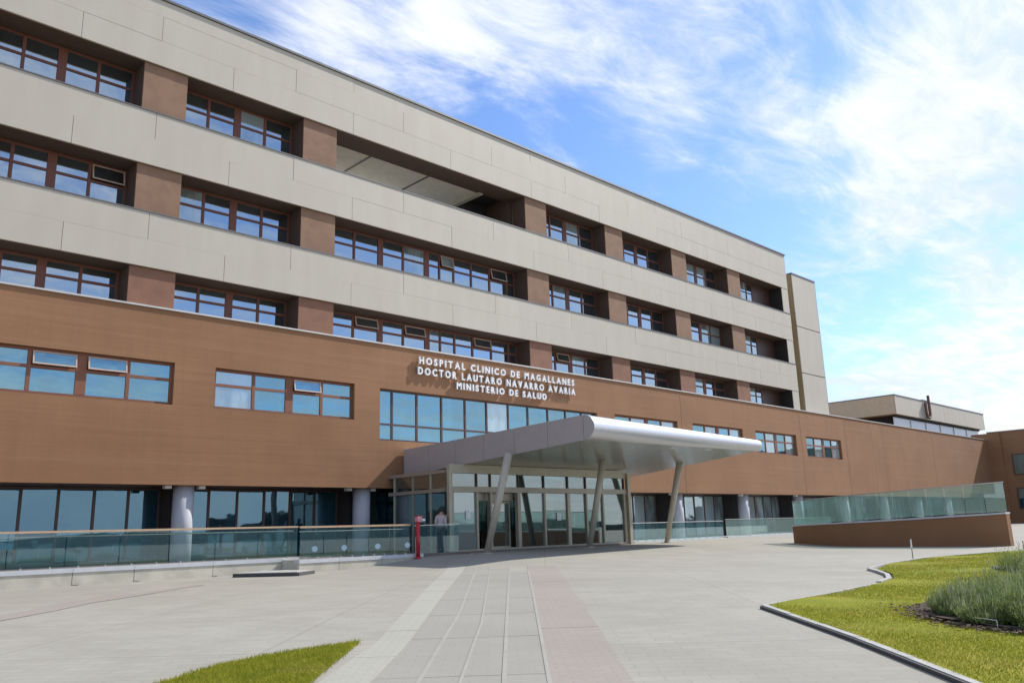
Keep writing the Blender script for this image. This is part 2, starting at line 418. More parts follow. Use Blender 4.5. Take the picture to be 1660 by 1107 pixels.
def strip_slabs(A, B, m, s0, s1, step, name='paving_slab', top=.008):
    s = s0
    while s < s1-.3:
        e = min(s+step, s1); slab(name, m, A, B, s+.008, e-.008, top+random.uniform(-.001, .001)); s = e
strip_slabs(L0, L1, M['pave_light'], 3.2, 27.0, 2.0)
strip_slabs(L1, L2, M['pave_path'], 3.2, 26.2, 2.4)
strip_slabs(L2, L3, M['pave_path'], 3.2, 26.0, 2.4)
strip_slabs(L3, L4, M['pave_path'], 3.2, 25.4, 2.4)
strip_slabs(L4, L5, M['pave_path'], 3.2, 24.0, 2.4)
strip_slabs(L5, L6, M['pave_pink'], 3.0, 25.8, 4.0, name='brick_band')
def off(F, d):
    def f(s): x, y = F(s); return (x+AN.x*d, y+AN.y*d)
    return f
for F, wd, s1 in ((L2, .018, 26), (L3, .014, 25.8), (L4, .02, 25.4), (L5, .02, 24)):
    slab('joint_strip', M['line'], off(F, -wd), off(F, wd), 3.2, s1, .013, 0, 24)
# pink band on the left, a cross joint
A_ = [(3.2, 15.4), (3.86, 15.95), (4.81, 16.85), (5.80, 18.01), (7.01, 18.95), (9.5, 21.2)]
B_ = [(3.0, 16.2), (3.98, 16.95), (5.18, 18.16), (6.20, 19.35), (7.46, 20.08), (9.45, 21.7)]
mb = MB()
for i in range(len(A_)-1):
    for k in range(4):
        P = []
        for t in (k/4, (k+1)/4):
            a = Vector(A_[i]).lerp(Vector(A_[i+1]), t); b = Vector(B_[i]).lerp(Vector(B_[i+1]), t); P.append((a, b))
        Q = [P[0][0], P[1][0], P[1][1], P[0][1]][::-1]
        mb.quad(*[(q.x, q.y, gh(q.x, q.y)+.007) for q in Q])
struct(mb.build('pink_paving_band', M['pave_pink']))

# ------------------------------------------------------------------ hospital building
HB = thing('hospital_building', 'long beige and brown hospital block with ribbon windows above a brown podium wall', 'building', (27, 30, -.8))
BO = tuple(HB.location)
def part(name, mb, m, parent=HB, smooth=False, **k): return rel(HB, mb).build(name, m, parent, smooth, **k)
def hp(name, m, *a, parent=HB, rot=None): return pbox(name, m, parent, *a, rot=rot, origin=BO)
XL, XR = -9.0, 60.0
rows = [(8.38, 9.85), (11.95, 13.85), (16.0, 18.05)]          # window storeys: sill, head
bands = [(9.85, 11.95), (13.85, 16.0), (18.05, 20.85)]
part('spandrel', MB().box(XL, XR-.05, 30.11, 31.2, 9.85, 11.95).box(XL, XR-.05, 30.11, 31.2, 13.85, 16.0).box(XL, XR-.05, 30.11, 31.2, 18.05, 20.75), M['stucco'])
for za, zb in ((8.41, 9.84), (12.01, 13.84), (16.06, 18.04)): hp('reveal_shade', M['dark'], 59.0, 59.018, 30.06, 31.4, za, zb)  # dark sheet painting shade on the end post's inner side
# cladding panels, laid in broken bond
def split(z0, z1, n): return [(z0+(z1-z0)*i/n, z0+(z1-z0)*(i+1)/n) for i in range(n)]
joints_low = [7.72+5.84*k for k in range(-3, 10)]; joints_mid = [10.58+5.84*k for k in range(-4, 10)]
for bi, (z0, z1) in enumerate(bands):
    rws = split(z0, z1, 2) if bi < 2 else [(18.05, 19.10), (19.10, 20.16), (20.16, 20.85)]
    for ri, (a, b) in enumerate(rws):
        J = [x for x in (joints_low if ri != 1 else joints_mid) if XL < x < XR]
        if bi == 2 and ri == 2: J = J[::2]
        E = [XL]+J+[XR]
        for x0, x1 in zip(E[:-1], E[1:]):
            if x1-x0 > .2:
                o = hp('facade_panel', M['panel'], x0+.008, x1-.008, 30.0+random.uniform(-.003, .003), 30.09, a+.0015, b-.0015)
part('roof_coping', MB().box(XL-.05, XR+.05, 29.93, 30.5, 20.86, 20.96), M['coping'])
part('roof_slab', MB().box(XL, 18.3, 30.5, 46, 20.3, 20.8), M['panel']); part('roof_slab', MB().box(30.8, XR-.06, 30.5, 46, 20.3, 20.8), M['panel'])  # left open above the terrace to let sun onto its floor
for z in (11.95, 16.0): part('band_flashing', MB().box(XL, XR, 29.97, 30.30, z+.002, z+.045), M['coping'])
for za, zb in ((8.405, 9.845), (12.0, 13.845), (16.05, 18.045)): part('end_post', MB().box(59.02, XR-.002, 30.02, 31.4, za, zb), M['panel'])
part('end_wall', MB().box(59.4, XR-.055, 31.42, 46, 8.38, 20.3), M['panel'])
PW, BAY, P0 = 1.68, 6.87, 10.05
piers = [P0+BAY*k for k in range(-3, 7)]
def pier_ok(r, x): return not (abs(x-(P0+2*BAY)) < .1)
for r, (z0, z1) in enumerate(rows):
    for x in piers:
        if pier_ok(r, x) and x > XL: hp('pier', M['pier'] if r else M['pier_low'], x, x+PW, 30.125, 31.19, z0+.003+(.045 if r else 0), z1-.008); hp('reveal_shade', M['soffit_reveal'], x-.02, x-.002, 30.16, 31.095, z0+.05, z1-.01)  # thin dark sheet colours shade onto each pier's left return
    # back wall behind the windows
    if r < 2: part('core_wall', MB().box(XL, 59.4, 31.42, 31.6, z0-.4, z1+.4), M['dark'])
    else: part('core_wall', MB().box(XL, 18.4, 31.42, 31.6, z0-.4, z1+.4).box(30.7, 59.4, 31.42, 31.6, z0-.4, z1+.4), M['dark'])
    part('window_soffit', MB().box(XL, 59.0, 30.10, 31.42, z1-.006, z1-.0005), M['soffit_reveal']); part('core_lintel', MB().box(XL, 59.0, 31.2, 31.42, z1, z1+.3), M['soffit_reveal'])

def window(x0, x1, z0, z1, mull, y, tz=None, fr=None, panes='glass', fw_=.07, thick=(), open_=(), blind=(), sill=None, depth=.08, parent=HB, low_tz=False):
    """one window: frame with its mullions and transom; panes are its sub-parts"""
    fr = fr or M['frame']; mb = MB(); e = fw_
    mb.box(x0, x0+e, y, y+depth, z0, z1).box(x1-e, x1, y, y+depth, z0, z1)
    mb.box(x0+e, x1-e, y, y+depth, z0, z0+e).box(x0+e, x1-e, y, y+depth, z1-e, z1)
    xs_ = [x0+e]; gaps = []
    for m_ in mull:
        h_ = (e*1.7 if m_ in thick else e*.62); gaps.append((xs_[-1], m_-h_)); mb.box(m_-h_, m_+h_, y-.004, y+depth, z0+e, z1-e); xs_.append(m_+h_)
    gaps.append((xs_[-1], x1-e))
    if tz:
        for a, b in gaps: mb.box(a, b, y+.003, y+depth, tz-e*.55, tz+e*.55)
    f = part('window', mb, fr, parent=parent)
    if sill: 
        s_ = rel(HB, MB().box(x0-.02, x1+.02, y-.14, y-.006, z0-.05, z0-.005)).build('sill', sill, f)
    for i, (a, b) in enumerate(gaps):
        cells = [(z0+e, (tz-e*.55) if tz else z1-e, False)]
        if tz: cells.append((tz+e*.55, z1-e, True))
        for (za, zb, topc) in cells:
            gm = M['glass_b'] if (i in blind) else M[panes]
            rx, rz = random.gauss(0, .0032), random.gauss(0, .0032)
            if topc and i in open_:
                ang = R(-11); yc = y-.02
                fr_ = MB(); H = zb-za; wd_ = (b-a)/2-.01; t_ = .045
                fr_.box(-wd_, wd_, -.025, .025, -t_, 0).box(-wd_, wd_, -.025, .025, -H+.01, -H+.01+t_)
                fr_.box(-wd_, -wd_+t_, -.025, .025, -H+.01+t_, -t_).box(wd_-t_, wd_, -.025, .025, -H+.01+t_, -t_)
                sash = link('open_sash', fr_.mesh('open_sash', M['frame_light']), f, loc=((a+b)/2-BO[0], yc-BO[1], zb-BO[2]), rot=(ang, 0, 0))
                pz = -H/2
                link('pane', ubox(gm), f, loc=((a+b)/2-BO[0], yc-BO[1]+math.sin(ang)*H/2*1.0, zb-BO[2]+pz*math.cos(ang)), scale=(b-a-.1, .012, H-.1), rot=(ang, 0, 0))
                continue
            hp('pane', gm, a, b, y+.035, y+.05, za, zb, parent=f, rot=(rx, 0, rz))
    return f

yw = 31.10
edges = piers
for r, (z0, z1) in enumerate(rows):
    k = 0
    segs = []
    for i, x in enumerate(piers[:-1]):
        if not pier_ok(r, x): continue
        a = x+PW; nx_ = i+1
        if not pier_ok(r, piers[nx_]): nx_ += 1
        segs.append((a, piers[nx_]))
    segs.append((piers[-1]+PW, 59.0))
    for (a, b) in segs:
        if b < 2 or a < XL: continue
        if r == 2 and 18 < a < 20: continue
        tz = z0+(z1-z0)*.60 if r else z0+.84
        zb = z0+.05 if r else z0+.06
        if b-a > 9:
            mu = [18.95+1.3, 21.72, 23.05, 24.50, 25.32, 26.25, 27.45, 28.75, 30.0]
            window(a+.01, b-.01, zb, z1-.02, mu, yw, tz, thick=(21.72, 24.50), fr=M['frame_up'], fw_=.09, open_=(5, 8) if r else (1, 3, 7), blind=((3, 5) if r == 1 else (4,)))
        elif b > 58:
            mu = [a+1.3, a+2.55]
            f = window(a+.01, a+3.4, zb, z1-.02, mu, yw, tz, fr=M['frame_up'], blind=(0, 1))
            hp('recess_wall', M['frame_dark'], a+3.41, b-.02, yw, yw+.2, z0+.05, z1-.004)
        else:
            w_ = (b-a)/4
            mu = [a+w_*1.02, a+w_*2, a+w_*2.98]
            bl = tuple(i for i in range(4) if random.random() < (.28 if a > 30 else .12))
            op = tuple(i for i in range(4) if random.random() < .08)
            window(a+.01, b-.01, zb, z1-.02, mu, yw, tz, fr=M['frame_up'], fw_=.09, thick=(mu[1],), open_=op, blind=bl)
# open roof terrace in the top storey
for xa, xb in ((18.4, 21.35), (21.41, 24.95), (25.01, 28.3)): part('ceiling_panel', MB().box(xa, xb, 31.22, 34.2, 18.12, 18.22), M['ceil'])
for xx in (21.38, 24.98): part('ceiling_joint', MB().bar((xx, 31.3, 18.09), (xx, 34.1, 18.09), .07, .05), M['coping'])
part('ceiling_beam', MB().box(28.3, 28.6, 31.3, 34.2, 17.98, 18.24), M['panel'])
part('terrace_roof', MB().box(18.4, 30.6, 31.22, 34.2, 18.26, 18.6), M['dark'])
part('terrace_side_wall', MB().box(30.4, 30.7, 31.22, 40, 15.9, 18.25), M['soffit_reveal']); part('terrace_back_wall', MB().box(28.7, 30.4, 33.0, 33.7, 15.99, 18.25), M['dark'])
part('terrace_floor', MB().box(18.4, 30.4, 31.22, 46, 15.8, 15.98), M['ceil'])  # pale floor run out past the roof, shaped to bounce sun onto the ceiling

# podium wall with real openings
w1 = [(-9.8, -3.6), (-2.1, 4.1), (5.45, 11.87), (13.42, 19.65), (37.3, 43.5), (45.15, 51.2), (52.9, 58.8), (60.35, 66.3)]
w2 = (20.97, 35.75)
PL, PR, PZ0, PZ1 = -12, 103.0, 1.97, 8.33
holes = [(a, b, 4.84, 6.40) for a, b in w1 if a > PL]+[(w2[0], w2[1], 4.04, 6.34)]
def wall_open(x0, x1, z0, z1, holes, yf, th):
    X = sorted({x0, x1, *[h[0] for h in holes], *[h[1] for h in holes]}); Z = sorted({z0, z1, *[h[2] for h in holes], *[h[3] for h in holes]})
    vm = {}; V = []; F = []
    def vid(x, y, z):
        k = (round(x, 4), round(y, 4), round(z, 4))
        if k not in vm: vm[k] = len(V); V.append(k)
        return vm[k]
    def solid(i, j):
        if i < 0 or j < 0 or i >= len(X)-1 or j >= len(Z)-1: return False
        cx, cz = (X[i]+X[i+1])/2, (Z[j]+Z[j+1])/2
        return not any(h[0] < cx < h[1] and h[2] < cz < h[3] for h in holes)
    for i in range(len(X)-1):
        for j in range(len(Z)-1):
            if not solid(i, j): continue
            a, b, c, d = X[i], X[i+1], Z[j], Z[j+1]; y, Y = yf, yf+th
            F.append((vid(a, y, c), vid(b, y, c), vid(b, y, d), vid(a, y, d)))
            F.append((vid(a, Y, c), vid(a, Y, d), vid(b, Y, d), vid(b, Y, c)))
            if not solid(i-1, j): F.append((vid(a, y, c), vid(a, y, d), vid(a, Y, d), vid(a, Y, c)))
            if not solid(i+1, j): F.append((vid(b, y, c), vid(b, Y, c), vid(b, Y, d), vid(b, y, d)))
            if not solid(i, j-1): F.append((vid(a, y, c), vid(a, Y, c), vid(b, Y, c), vid(b, y, c)))
            if not solid(i, j+1): F.append((vid(a, y, d), vid(b, y, d), vid(b, Y, d), vid(a, Y, d)))
    mb = MB(); mb.v = V; mb.f = F; return mb
part('podium_wall', wall_open(PL, PR, PZ0, PZ1, holes, 30.0, .34), M['stucco'])
part('ledge', MB().box(PL, PR, 29.94, 30.5, 8.335, 8.40), M['flash'])
part('podium_roof', MB().box(PL, PR, 30.5, 60, 8.0, 8.3), M['stucco'])
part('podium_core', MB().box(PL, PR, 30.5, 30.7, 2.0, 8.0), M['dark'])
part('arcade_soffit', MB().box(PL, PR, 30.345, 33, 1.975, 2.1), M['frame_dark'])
# vertical pour joints of the blank podium wall
M['seam'] = simple('wall_seam', (.36, .22, .13), .85)
for x, ww in ((44.0, .012), (59.6, .014), (67.3, .016), (72.6, .045), (74.8, .015), (86.5, .022)): part('wall_joint', MB().box(x-ww, x+ww, 29.988, 30.0, 2.0, 8.3), M['seam'])
random.seed(3)
for n_, (a, b) in enumerate(w1):
    if b < 0 or a < PL: continue
    q = (b-a)/4; mu = [a+q*1.06, a+q*2.06, a+q*3.02]
    op = {2: (1, 2), 3: (2,)}.get(n_, ())
    if n_ >= 4: op = ()
    window(a+.005, b-.005, 4.845, 6.395, mu, 30.16, 5.77, thick=(mu[1],), panes='glass_t', open_=op, blind=(() if n_ < 3 else (0,) if n_ == 3 else (1, 3)), sill=M['sill'], fw_=.10)
mu = [21.77, 23.16, 24.62, 26.09, 27.5, 28.98, 30.4, 31.9, 33.3, 34.6]
window(w2[0]+.005, w2[1]-.005, 4.045, 6.335, mu, 30.2, 4.78, fr=M['frame_dark'], panes='glass_t', fw_=.08, blind=(5,))

# ground floor arcade
cx = [12.72+7.75*k for k in range(-2, 11)]
for k, c in enumerate(cx):
    part('column', MB().cyl((c, 30.62, -.85), (c, 30.62, 1.973), .37, .37, 28), M['column'], smooth=True)
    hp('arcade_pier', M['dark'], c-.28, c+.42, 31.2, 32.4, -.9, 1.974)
random.seed(5)
for k in range(len(cx)-1):
    a, b = cx[k]+.42, cx[k+1]-.28
    if b < 0: continue
    n = 6; st = (b-a)/n; mu = [a+st*i for i in range(1, n)]
    window(a+.01, b-.01, -.70, 1.965, mu, 32.0, None, fr=M['frame_dark'], panes='glass_g', fw_=.075, depth=.16, blind=tuple(range(6)) if k >= 5 else ())  # right bays: curtains, and a pale body that brightens panes with dark reflections
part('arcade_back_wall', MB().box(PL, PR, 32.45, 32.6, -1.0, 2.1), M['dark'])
part('blank_arcade_wall', MB().box(cx[-1], 103, 31.5, 32.3, -1.2, 1.97), M['stucco'])
# small surveillance lamps under the podium edge
for x in (12.05, 13.3, 19.7, 20.9, 43.0, 51.0, 58.7):
    part('soffit_lamp', MB().box(x-.12, x+.12, 30.36, 30.6, 1.86, 1.972), M['white'])

# ------------------------------------------------------------------ service tower, wing, roof building
TW = thing('service_tower', 'narrow beige panelled tower standing beside the far end of the main block', 'tower', (63.7, 30, 8))
def tpart(name, mb, m, T=TW): return rel(T, mb).build(name, m, T)
tpart('shaft', MB().box(61.80, 65.68, 30.52, 36, 8.31, 19.75), M['stucco'])
for a, b in ((8.42, 11.55), (11.62, 15.38), (15.45, 19.78)):
    tpart('facade_panel', MB().box(61.75, 65.72, 30.42, 30.50, a, b), M['panel'])
tpart('coping', MB().box(61.7, 65.78, 30.38, 36.05, 19.8, 19.9), M['coping'])
tpart('edge_trim', MB().box(65.735, 65.80, 30.43, 36, 8.42, 19.78), M['coping'])
tpart('side_panel', MB().box(61.70, 61.79, 30.52, 36, 8.31, 19.78), simple('shade_toned_side_panel', (.30, .245, .14), .6))  # side turned from the sun, its shade put into a darker panel colour

WG = thing('hospital_wing', 'brown hospital wing with blue windows at the far right of the photo', 'building', (110, 20, -1.1))
def wp(name, mb, m, parent=None): return rel(WG, mb).build(name, m, parent or WG)
wp('wall', MB().box(103.3, 125, -2, 29.9, -1.3, 9.15), M['stucco'])
wp('coping', MB().box(103.2, 125, -2, 29.95, 9.16, 9.24), M['flash'])
wp('corner_return', MB().box(103.02, 103.28, 28.6, 31.5, -1.3, 9.05), M['stucco'])
for z0, z1 in ((.72, 2.95), (4.35, 6.6)):
    for y1 in (27.7, 19.2):
        y0 = y1-6.0; mb = MB(); x = 103.2
        for k in range(5): yy = y0+(y1-y0)*k/4; mb.box(x, x+.09, yy-.05, yy+.05, z0, z1)
        mb.box(x+.003, x+.09, y0+.05, y1-.05, z0, z0+.08).box(x+.003, x+.09, y0+.05, y1-.05, z1-.08, z1)
        f = wp('window', mb, M['frame_dark'])
        for k in range(4):
            a = y0+(y1-y0)*k/4+.05; b = y0+(y1-y0)*(k+1)/4-.05
            o = link('pane', ubox(M['glass_t']), f, loc=(x+.06-110, (a+b)/2-20, (z0+z1)/2+1.1), scale=(.02, b-a, z1-z0-.16), rot=(0, 0, random.gauss(0, .006)))

RB = thing('rooftop_building', 'low beige building behind the podium roof with a dark strip under its overhang', 'building', (115, 44, 8.3))
def rp(name, mb, m): return rel(RB, mb).build(name, m, RB)
for i in range(4):
    a = 99.3+7.85*i; rp('facade_panel', MB().box(a+.02, a+7.83, 37.9, 38.0, 12.02, 14.2), M['panel'])
rp('fascia', MB().box(99.35, 130.6, 38.02, 56, 12.03, 14.15), M['panel'])
rp('side_panel', MB().box(99.22, 99.33, 38.0, 56, 12.03, 14.2), simple('tan_side_panel', (.55, .44, .28), .6))
rp('coping', MB().box(99.2, 130.8, 37.85, 56, 14.21, 14.33), M['coping'])
rp('clerestory', MB().box(99.9, 129.4, 38.5, 38.6, 8.3, 11.75), M['clere'])
rp('lower_wall', MB().box(101.0, 129.0, 38.7, 55, 8.3, 12.0), M['dark'])
rp('dark_strip', MB().box(99.9, 129.4, 38.3, 38.45, 11.76, 12.0), M['dark'])
for k in range(1, 6): rp('glazing_bar', MB().box(99.9+4.9*k-.06, 99.9+4.9*k+.06, 38.42, 38.5, 8.3, 11.75), M['flash'])
bp = MB(); pts = [(108.0, 37.6, 14.0), (108.0, 37.6, 12.6), (108.35, 37.6, 12.15), (108.9, 37.6, 12.15), (109.2, 37.6, 12.6), (109.2, 37.6, 15.0)]
for a, b in zip(pts[:-1], pts[1:]): bp.cyl(a, b, .17, n=10)
tag(bp.build('roof_pipe', M['rust']), 'rust brown hook shaped flue pipe on the front of the low rooftop building', 'pipe')
tag(MB().box(111.8, 114.6, 40, 42, 14.34, 14.95).box(112.9, 114.5, 39.6, 42.4, 14.96, 15.1).build('roof_unit', M['coping']), 'small dark ventilation box on the roof of the low building', 'vent')

# ------------------------------------------------------------------ sign
SG = thing('hospital_sign', 'raised white capital letters spelling the hospital name on the brown wall above the entrance', 'sign', (28.4, 29.9, 6.7))
def letters(txt, x0, x1, zb, zt):
    dg = bpy.context.evaluated_depsgraph_get()
    cache = {}; adv = []
    for ch in txt:
        if ch == ' ': adv.append(.55); continue
        if ch not in cache:
            cu = bpy.data.curves.new('letter', 'FONT'); cu.body = ch; cu.extrude = .045; cu.offset = .030; cu.resolution_u = 3
            ob = bpy.data.objects.new('tmp', cu); COL.objects.link(ob); bpy.context.view_layer.update()
            me_ = bpy.data.meshes.new_from_object(ob.evaluated_get(bpy.context.evaluated_depsgraph_get())); bpy.data.objects.remove(ob)
            co = np.array([v.co[:] for v in me_.vertices]); 
            lo, hi = co.min(0), co.max(0); me_.materials.append(M['white']); me_.name = 'letter'
            cache[ch] = (me_, lo, hi)
        _, lo, hi = cache[ch]; adv.append((hi[0]-lo[0])+.30)
    tot_ = sum(adv)-.30; k = (x1-x0)/tot_; x = x0; H = (zt-zb)*.86
    for ch, a in zip(txt, adv):
        if ch != ' ':
            me_, lo, hi = cache[ch]; sz = H/(hi[1]-lo[1])
            o = link('letter', me_, SG, loc=(x-lo[0]*k-SG.location[0], 29.885-SG.location[1], zb-lo[1]*sz-SG.location[2]), scale=(k, sz, 1.0), rot=(R(90), 0, 0))
        x += a*k
letters('HOSPITAL CLINICO DE MAGALLANES', 23.05, 33.75, 7.66, 8.06)
letters('DOCTOR LAUTARO NAVARRO AVARIA', 22.98, 33.8, 7.16, 7.57)
letters('MINISTERIO DE SALUD', 25.3, 31.5, 6.69, 7.07)

# ------------------------------------------------------------------ canopy
CN = thing('entrance_canopy', 'wide silver metal canopy with a rounded front edge over the main entrance', 'canopy', (28.4, 24.5, -.8))
def cp(name, mb, m, smooth=False, parent=None): return rel(CN, mb).build(name, m, parent or CN, smooth)
def cy0(x): return 19.3+.09*(x-22.3)                   # front line, slightly askew
cxl, cxr = 22.25, 36.2
def ctop(y): return 3.94-(y-19)*.028
def cbot(y, x=cxl): return 3.10-(y-19)*.055+.44*max(0, (x-cxl)/(cxr-cxl))*(1-(y-19)/11)
yB = 29.93
def prof(x): return cy0(x), yB
P = []
for x in (cxl, cxr):
    f_, b_ = prof(x); P.append([(x, f_, cbot(f_, x)), (x, b_, cbot(b_, x)), (x, b_, ctop(b_)), (x, f_, ctop(f_))])
a, b = P
mb = MB(); mb.quad(a[0], a[1], b[1], b[0]); cp('soffit', mb, M['soffit'])
mb = MB(); mb.quad(a[3], b[3], b[2], a[2]); mb.quad(b[0], b[1], b[2], b[3]); mb.quad(a[1], a[2], b[2], b[1]); cp('roof_deck', mb, M['alu'])
# side cladding as separate sheets
ns = 6
for i in range(ns):
    t0, t1 = i/ns, (i+1)/ns; f_, b_ = prof(cxl); y0 = f_+(b_-f_)*t0+.008; y1 = f_+(b_-f_)*t1-.008
    cp('side_sheet', MB().hexa([(cxl-.05, y0, cbot(y0)-.02), (cxl-.01, y0, cbot(y0)-.02), (cxl-.01, y1, cbot(y1)-.02), (cxl-.05, y1, cbot(y1)-.02),
                               (cxl-.05, y0, ctop(y0)+.02), (cxl-.01, y0, ctop(y0)+.02), (cxl-.01, y1, ctop(y1)+.02), (cxl-.05, y1, ctop(y1)+.02)]), M['alu_side'])
# rounded nose
mb = MB(); N = 18; rows_ = []
for x, sc_ in ((cxl-.05, 1.0), (cxr, .72)):
    yf = cy0(x); zt, zb_ = ctop(yf)+.02, cbot(yf, x)-.01
    zc_ = (zt+zb_)/2; h_ = (zt-zb_)/2
    rows_.append([(x, yf-.002-math.cos(t)*h_*1.15 if True else 0, zc_+math.sin(t)*h_) for t in [math.pi/2-math.pi*i/N for i in range(N+1)]])
k = len(mb.v); mb.v += rows_[0]+rows_[1]
for i in range(N): mb.f.append((k+i, k+i+1, k+N+1+i+1, k+N+1+i))
cp('rounded_edge', mb, M['alu'], smooth=True)
mb = MB(); mb.v = list(rows_[0]); mb.f = [tuple(range(N+1))]; cp('edge_cap', mb, M['alu_side'])
mb = MB(); mb.v = list(rows_[1]); mb.f = [tuple(range(N, -1, -1))]; cp('edge_cap', mb, M['alu'])
# right half of the soffit rises to the thinner end
for i, (x, y, tx, ty) in enumerate([(21.55, 23.85, 21.95, 22.9), (27.95, 24.3, 28.1, 23.35), (34.55, 25.0, 34.45, 23.8)]):
    zt = cbot(ty, tx)
    cp('slanted_column', MB().cyl((x, y, gh(x, y)-.05), (tx, ty, zt+.02), .12, .158, 20), M['steelcol'], smooth=True)
    cp('base_plate', MB().cyl((x, y, gh(x, y)+.002), (x, y, gh(x, y)+.03), .26, .26, 20), M['steelcol'])
for yy in (20.6, 23.2, 26.2):
    for xx in (23.9, 26.4, 29.2, 32.0):
        if yy == 20.6 or xx < 33:
            z = cbot(yy, xx)-.012
            cp('downlight', MB().cyl((xx, yy, z-.01), (xx, yy, z+.005), .19, .19, 20), M['lamp'])
for yy in (22.0, 24.7, 27.4):
    za, zb = cbot(yy), cbot(yy, cxr); cp('soffit_joint', MB().hexa([(x_, y_, z_+o_) for o_ in (-.006, .002) for x_, y_, z_ in ((cxl+.02, yy-.012, za), (cxr-.02, yy-.012, zb), (cxr-.02, yy+.012, zb), (cxl+.02, yy+.012, za))]), M['coping'])

# ------------------------------------------------------------------ glazed vestibule
VS = thing('entrance_vestibule', 'glass and champagne metal entrance vestibule with sliding doors under the silver canopy', 'entrance', (27.2, 27, -.76))
def vp(name, mb, m, parent=None): return rel(VS, mb).build(name, m, parent or VS)
VO = tuple(VS.location); vf = 26.0; vz = -.74
mxs = [21.62, 22.98, 23.75, 25.38, 26.98, 28.56, 29.8, 31.0, 32.64]
vp('plinth', MB().box(21.5, 32.8, 25.85, 30, -1.0, vz), M['terr'])
vp('top_beam', MB().box(21.5, 32.8, 25.9, 26.12, 2.36, 2.71), M['alframe_l'])
vp('transom_beam', MB().box(21.5, 32.8, 25.88, 26.12, 1.60, 1.82), M['alframe'])
vp('sill_rail', MB().box(21.5, 32.8, 25.92, 26.08, vz, vz+.07), M['alframe'])
for i, x in enumerate(mxs):
    wd = .09 if i in (0, 3, 5, 8) else .05
    vp('mullion', MB().box(x-wd, x+wd, 25.91, 26.1, vz+.07, 1.598), M['alframe_l' if i in (5, 7) else 'alframe'])
    vp('mullion', MB().box(x-.03, x+.03, 25.93, 26.08, 1.822, 2.358), M['frame_dark'])
vp('corner_post', MB().box(21.38, 21.52, 25.8, 25.95, vz-.1, 2.52), M['alframe_l'])
vp('corner_post', MB().box(32.78, 32.98, 25.8, 25.97, vz-.1, 2.6), M['alframe_l'])
def vpane(x0, x1, z0, z1, m, y=26.0, parent=VS, name='pane'):
    return pbox(name, m, parent, x0, x1, y-.01, y+.01, z0, z1, rot=(random.gauss(0, .003), 0, random.gauss(0, .004)), origin=VO)
for i, (a, b) in enumerate(zip(mxs[:-1], mxs[1:])):
    vpane(a+.03, b-.03, 1.83, 2.35, M['vglass'])
    if i in (1, 2):
        continue
    vpane(a+.06, b-.06, vz+.08, 1.59, M['vglass2'] if i in (0,) else M['vglass'])
# sliding door leaf standing open with pale frame, and its partner pushed to the left
def door(x0, x1, y, m='vglass'):
    d = MB().box(x0, x0+.07, y-.03, y+.03, vz+.02, 1.25).box(x1-.07, x1, y-.03, y+.03, vz+.02, 1.25)
    d.box(x0+.07, x1-.07, y-.03, y+.03, vz+.02, vz+.13).box(x0+.07, x1-.07, y-.03, y+.03, 1.17, 1.25)
    f = vp('door', d, M['alframe_l'])
    vpane(x0+.08, x1-.08, vz+.14, 1.16, M[m], y, f)
    return f
door(23.9, 25.2, 26.35); door(29.3, 30.5, 26.3); door(30.6, 31.9, 26.3)
vp('door_header', MB().box(23.0, 25.3, 26.2, 26.34, 1.27, 1.59), M['alframe'])
# inner partition and returns
for x in (23.2, 25.4, 27.4, 29.4, 31.4): vp('inner_mullion', MB().box(x-.05, x+.05, 29.3, 29.4, vz, 2.3), M['alframe'])
for a, b in ((23.26, 25.34), (25.46, 27.34), (27.46, 29.34), (29.46, 31.34)): vpane(a, b, vz, 2.3, M['vglass'], 29.35)
vp('inner_bench', MB().box(25.2, 29.5, 28.2, 28.9, vz, vz+.75), M['rust'])
vp('inner_desk', MB().box(23.3, 24.9, 28.0, 28.6, vz, vz+.6), M['rust'])
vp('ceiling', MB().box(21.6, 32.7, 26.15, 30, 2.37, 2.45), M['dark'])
# left side glazing
for i, y in enumerate((27.1, 28.3, 29.6)):
    vp('side_mullion', MB().box(21.45, 21.55, y-.04, y+.04, vz-.1, 2.5), M['alframe_l' if i != 1 else 'alframe'])
vp('side_beam', MB().box(21.42, 21.58, 26.13, 29.99, 2.36, 2.5).box(21.43, 21.57, 26.13, 29.99, 1.62, 1.76), M['alframe'])
for a, b in ((26.12, 27.06), (27.14, 28.26), (28.34, 29.56)):
    link('pane', ubox(M['vglass']), VS, loc=(21.5-VO[0], (a+b)/2-VO[1], (1.6+vz)/2-VO[2]), scale=(.02, b-a, 1.6-vz))
    link('pane', ubox(M['vglass']), VS, loc=(21.5-VO[0], (a+b)/2-VO[1], 2.06-VO[2]), scale=(.02, b-a, .58))
for a, b in ((26.12, 28.0), (28.05, 29.9)): link('pane', ubox(M['vglass']), VS, loc=(32.88-VO[0], (a+b)/2-VO[1], .8-VO[2]), scale=(.02, b-a, 3.0))
for x, z in ((22.5, .72), (27.9, .60)):
    tag(MB().box(x-.13, x+.13, 25.955, 25.965, z-.2, z+.14).build('paper_notice', M['paper']),
        'white paper notice stuck on the entrance glass beside the left door' if x < 25 else 'white paper notice stuck on the entrance glass in the middle bays', 'notice')

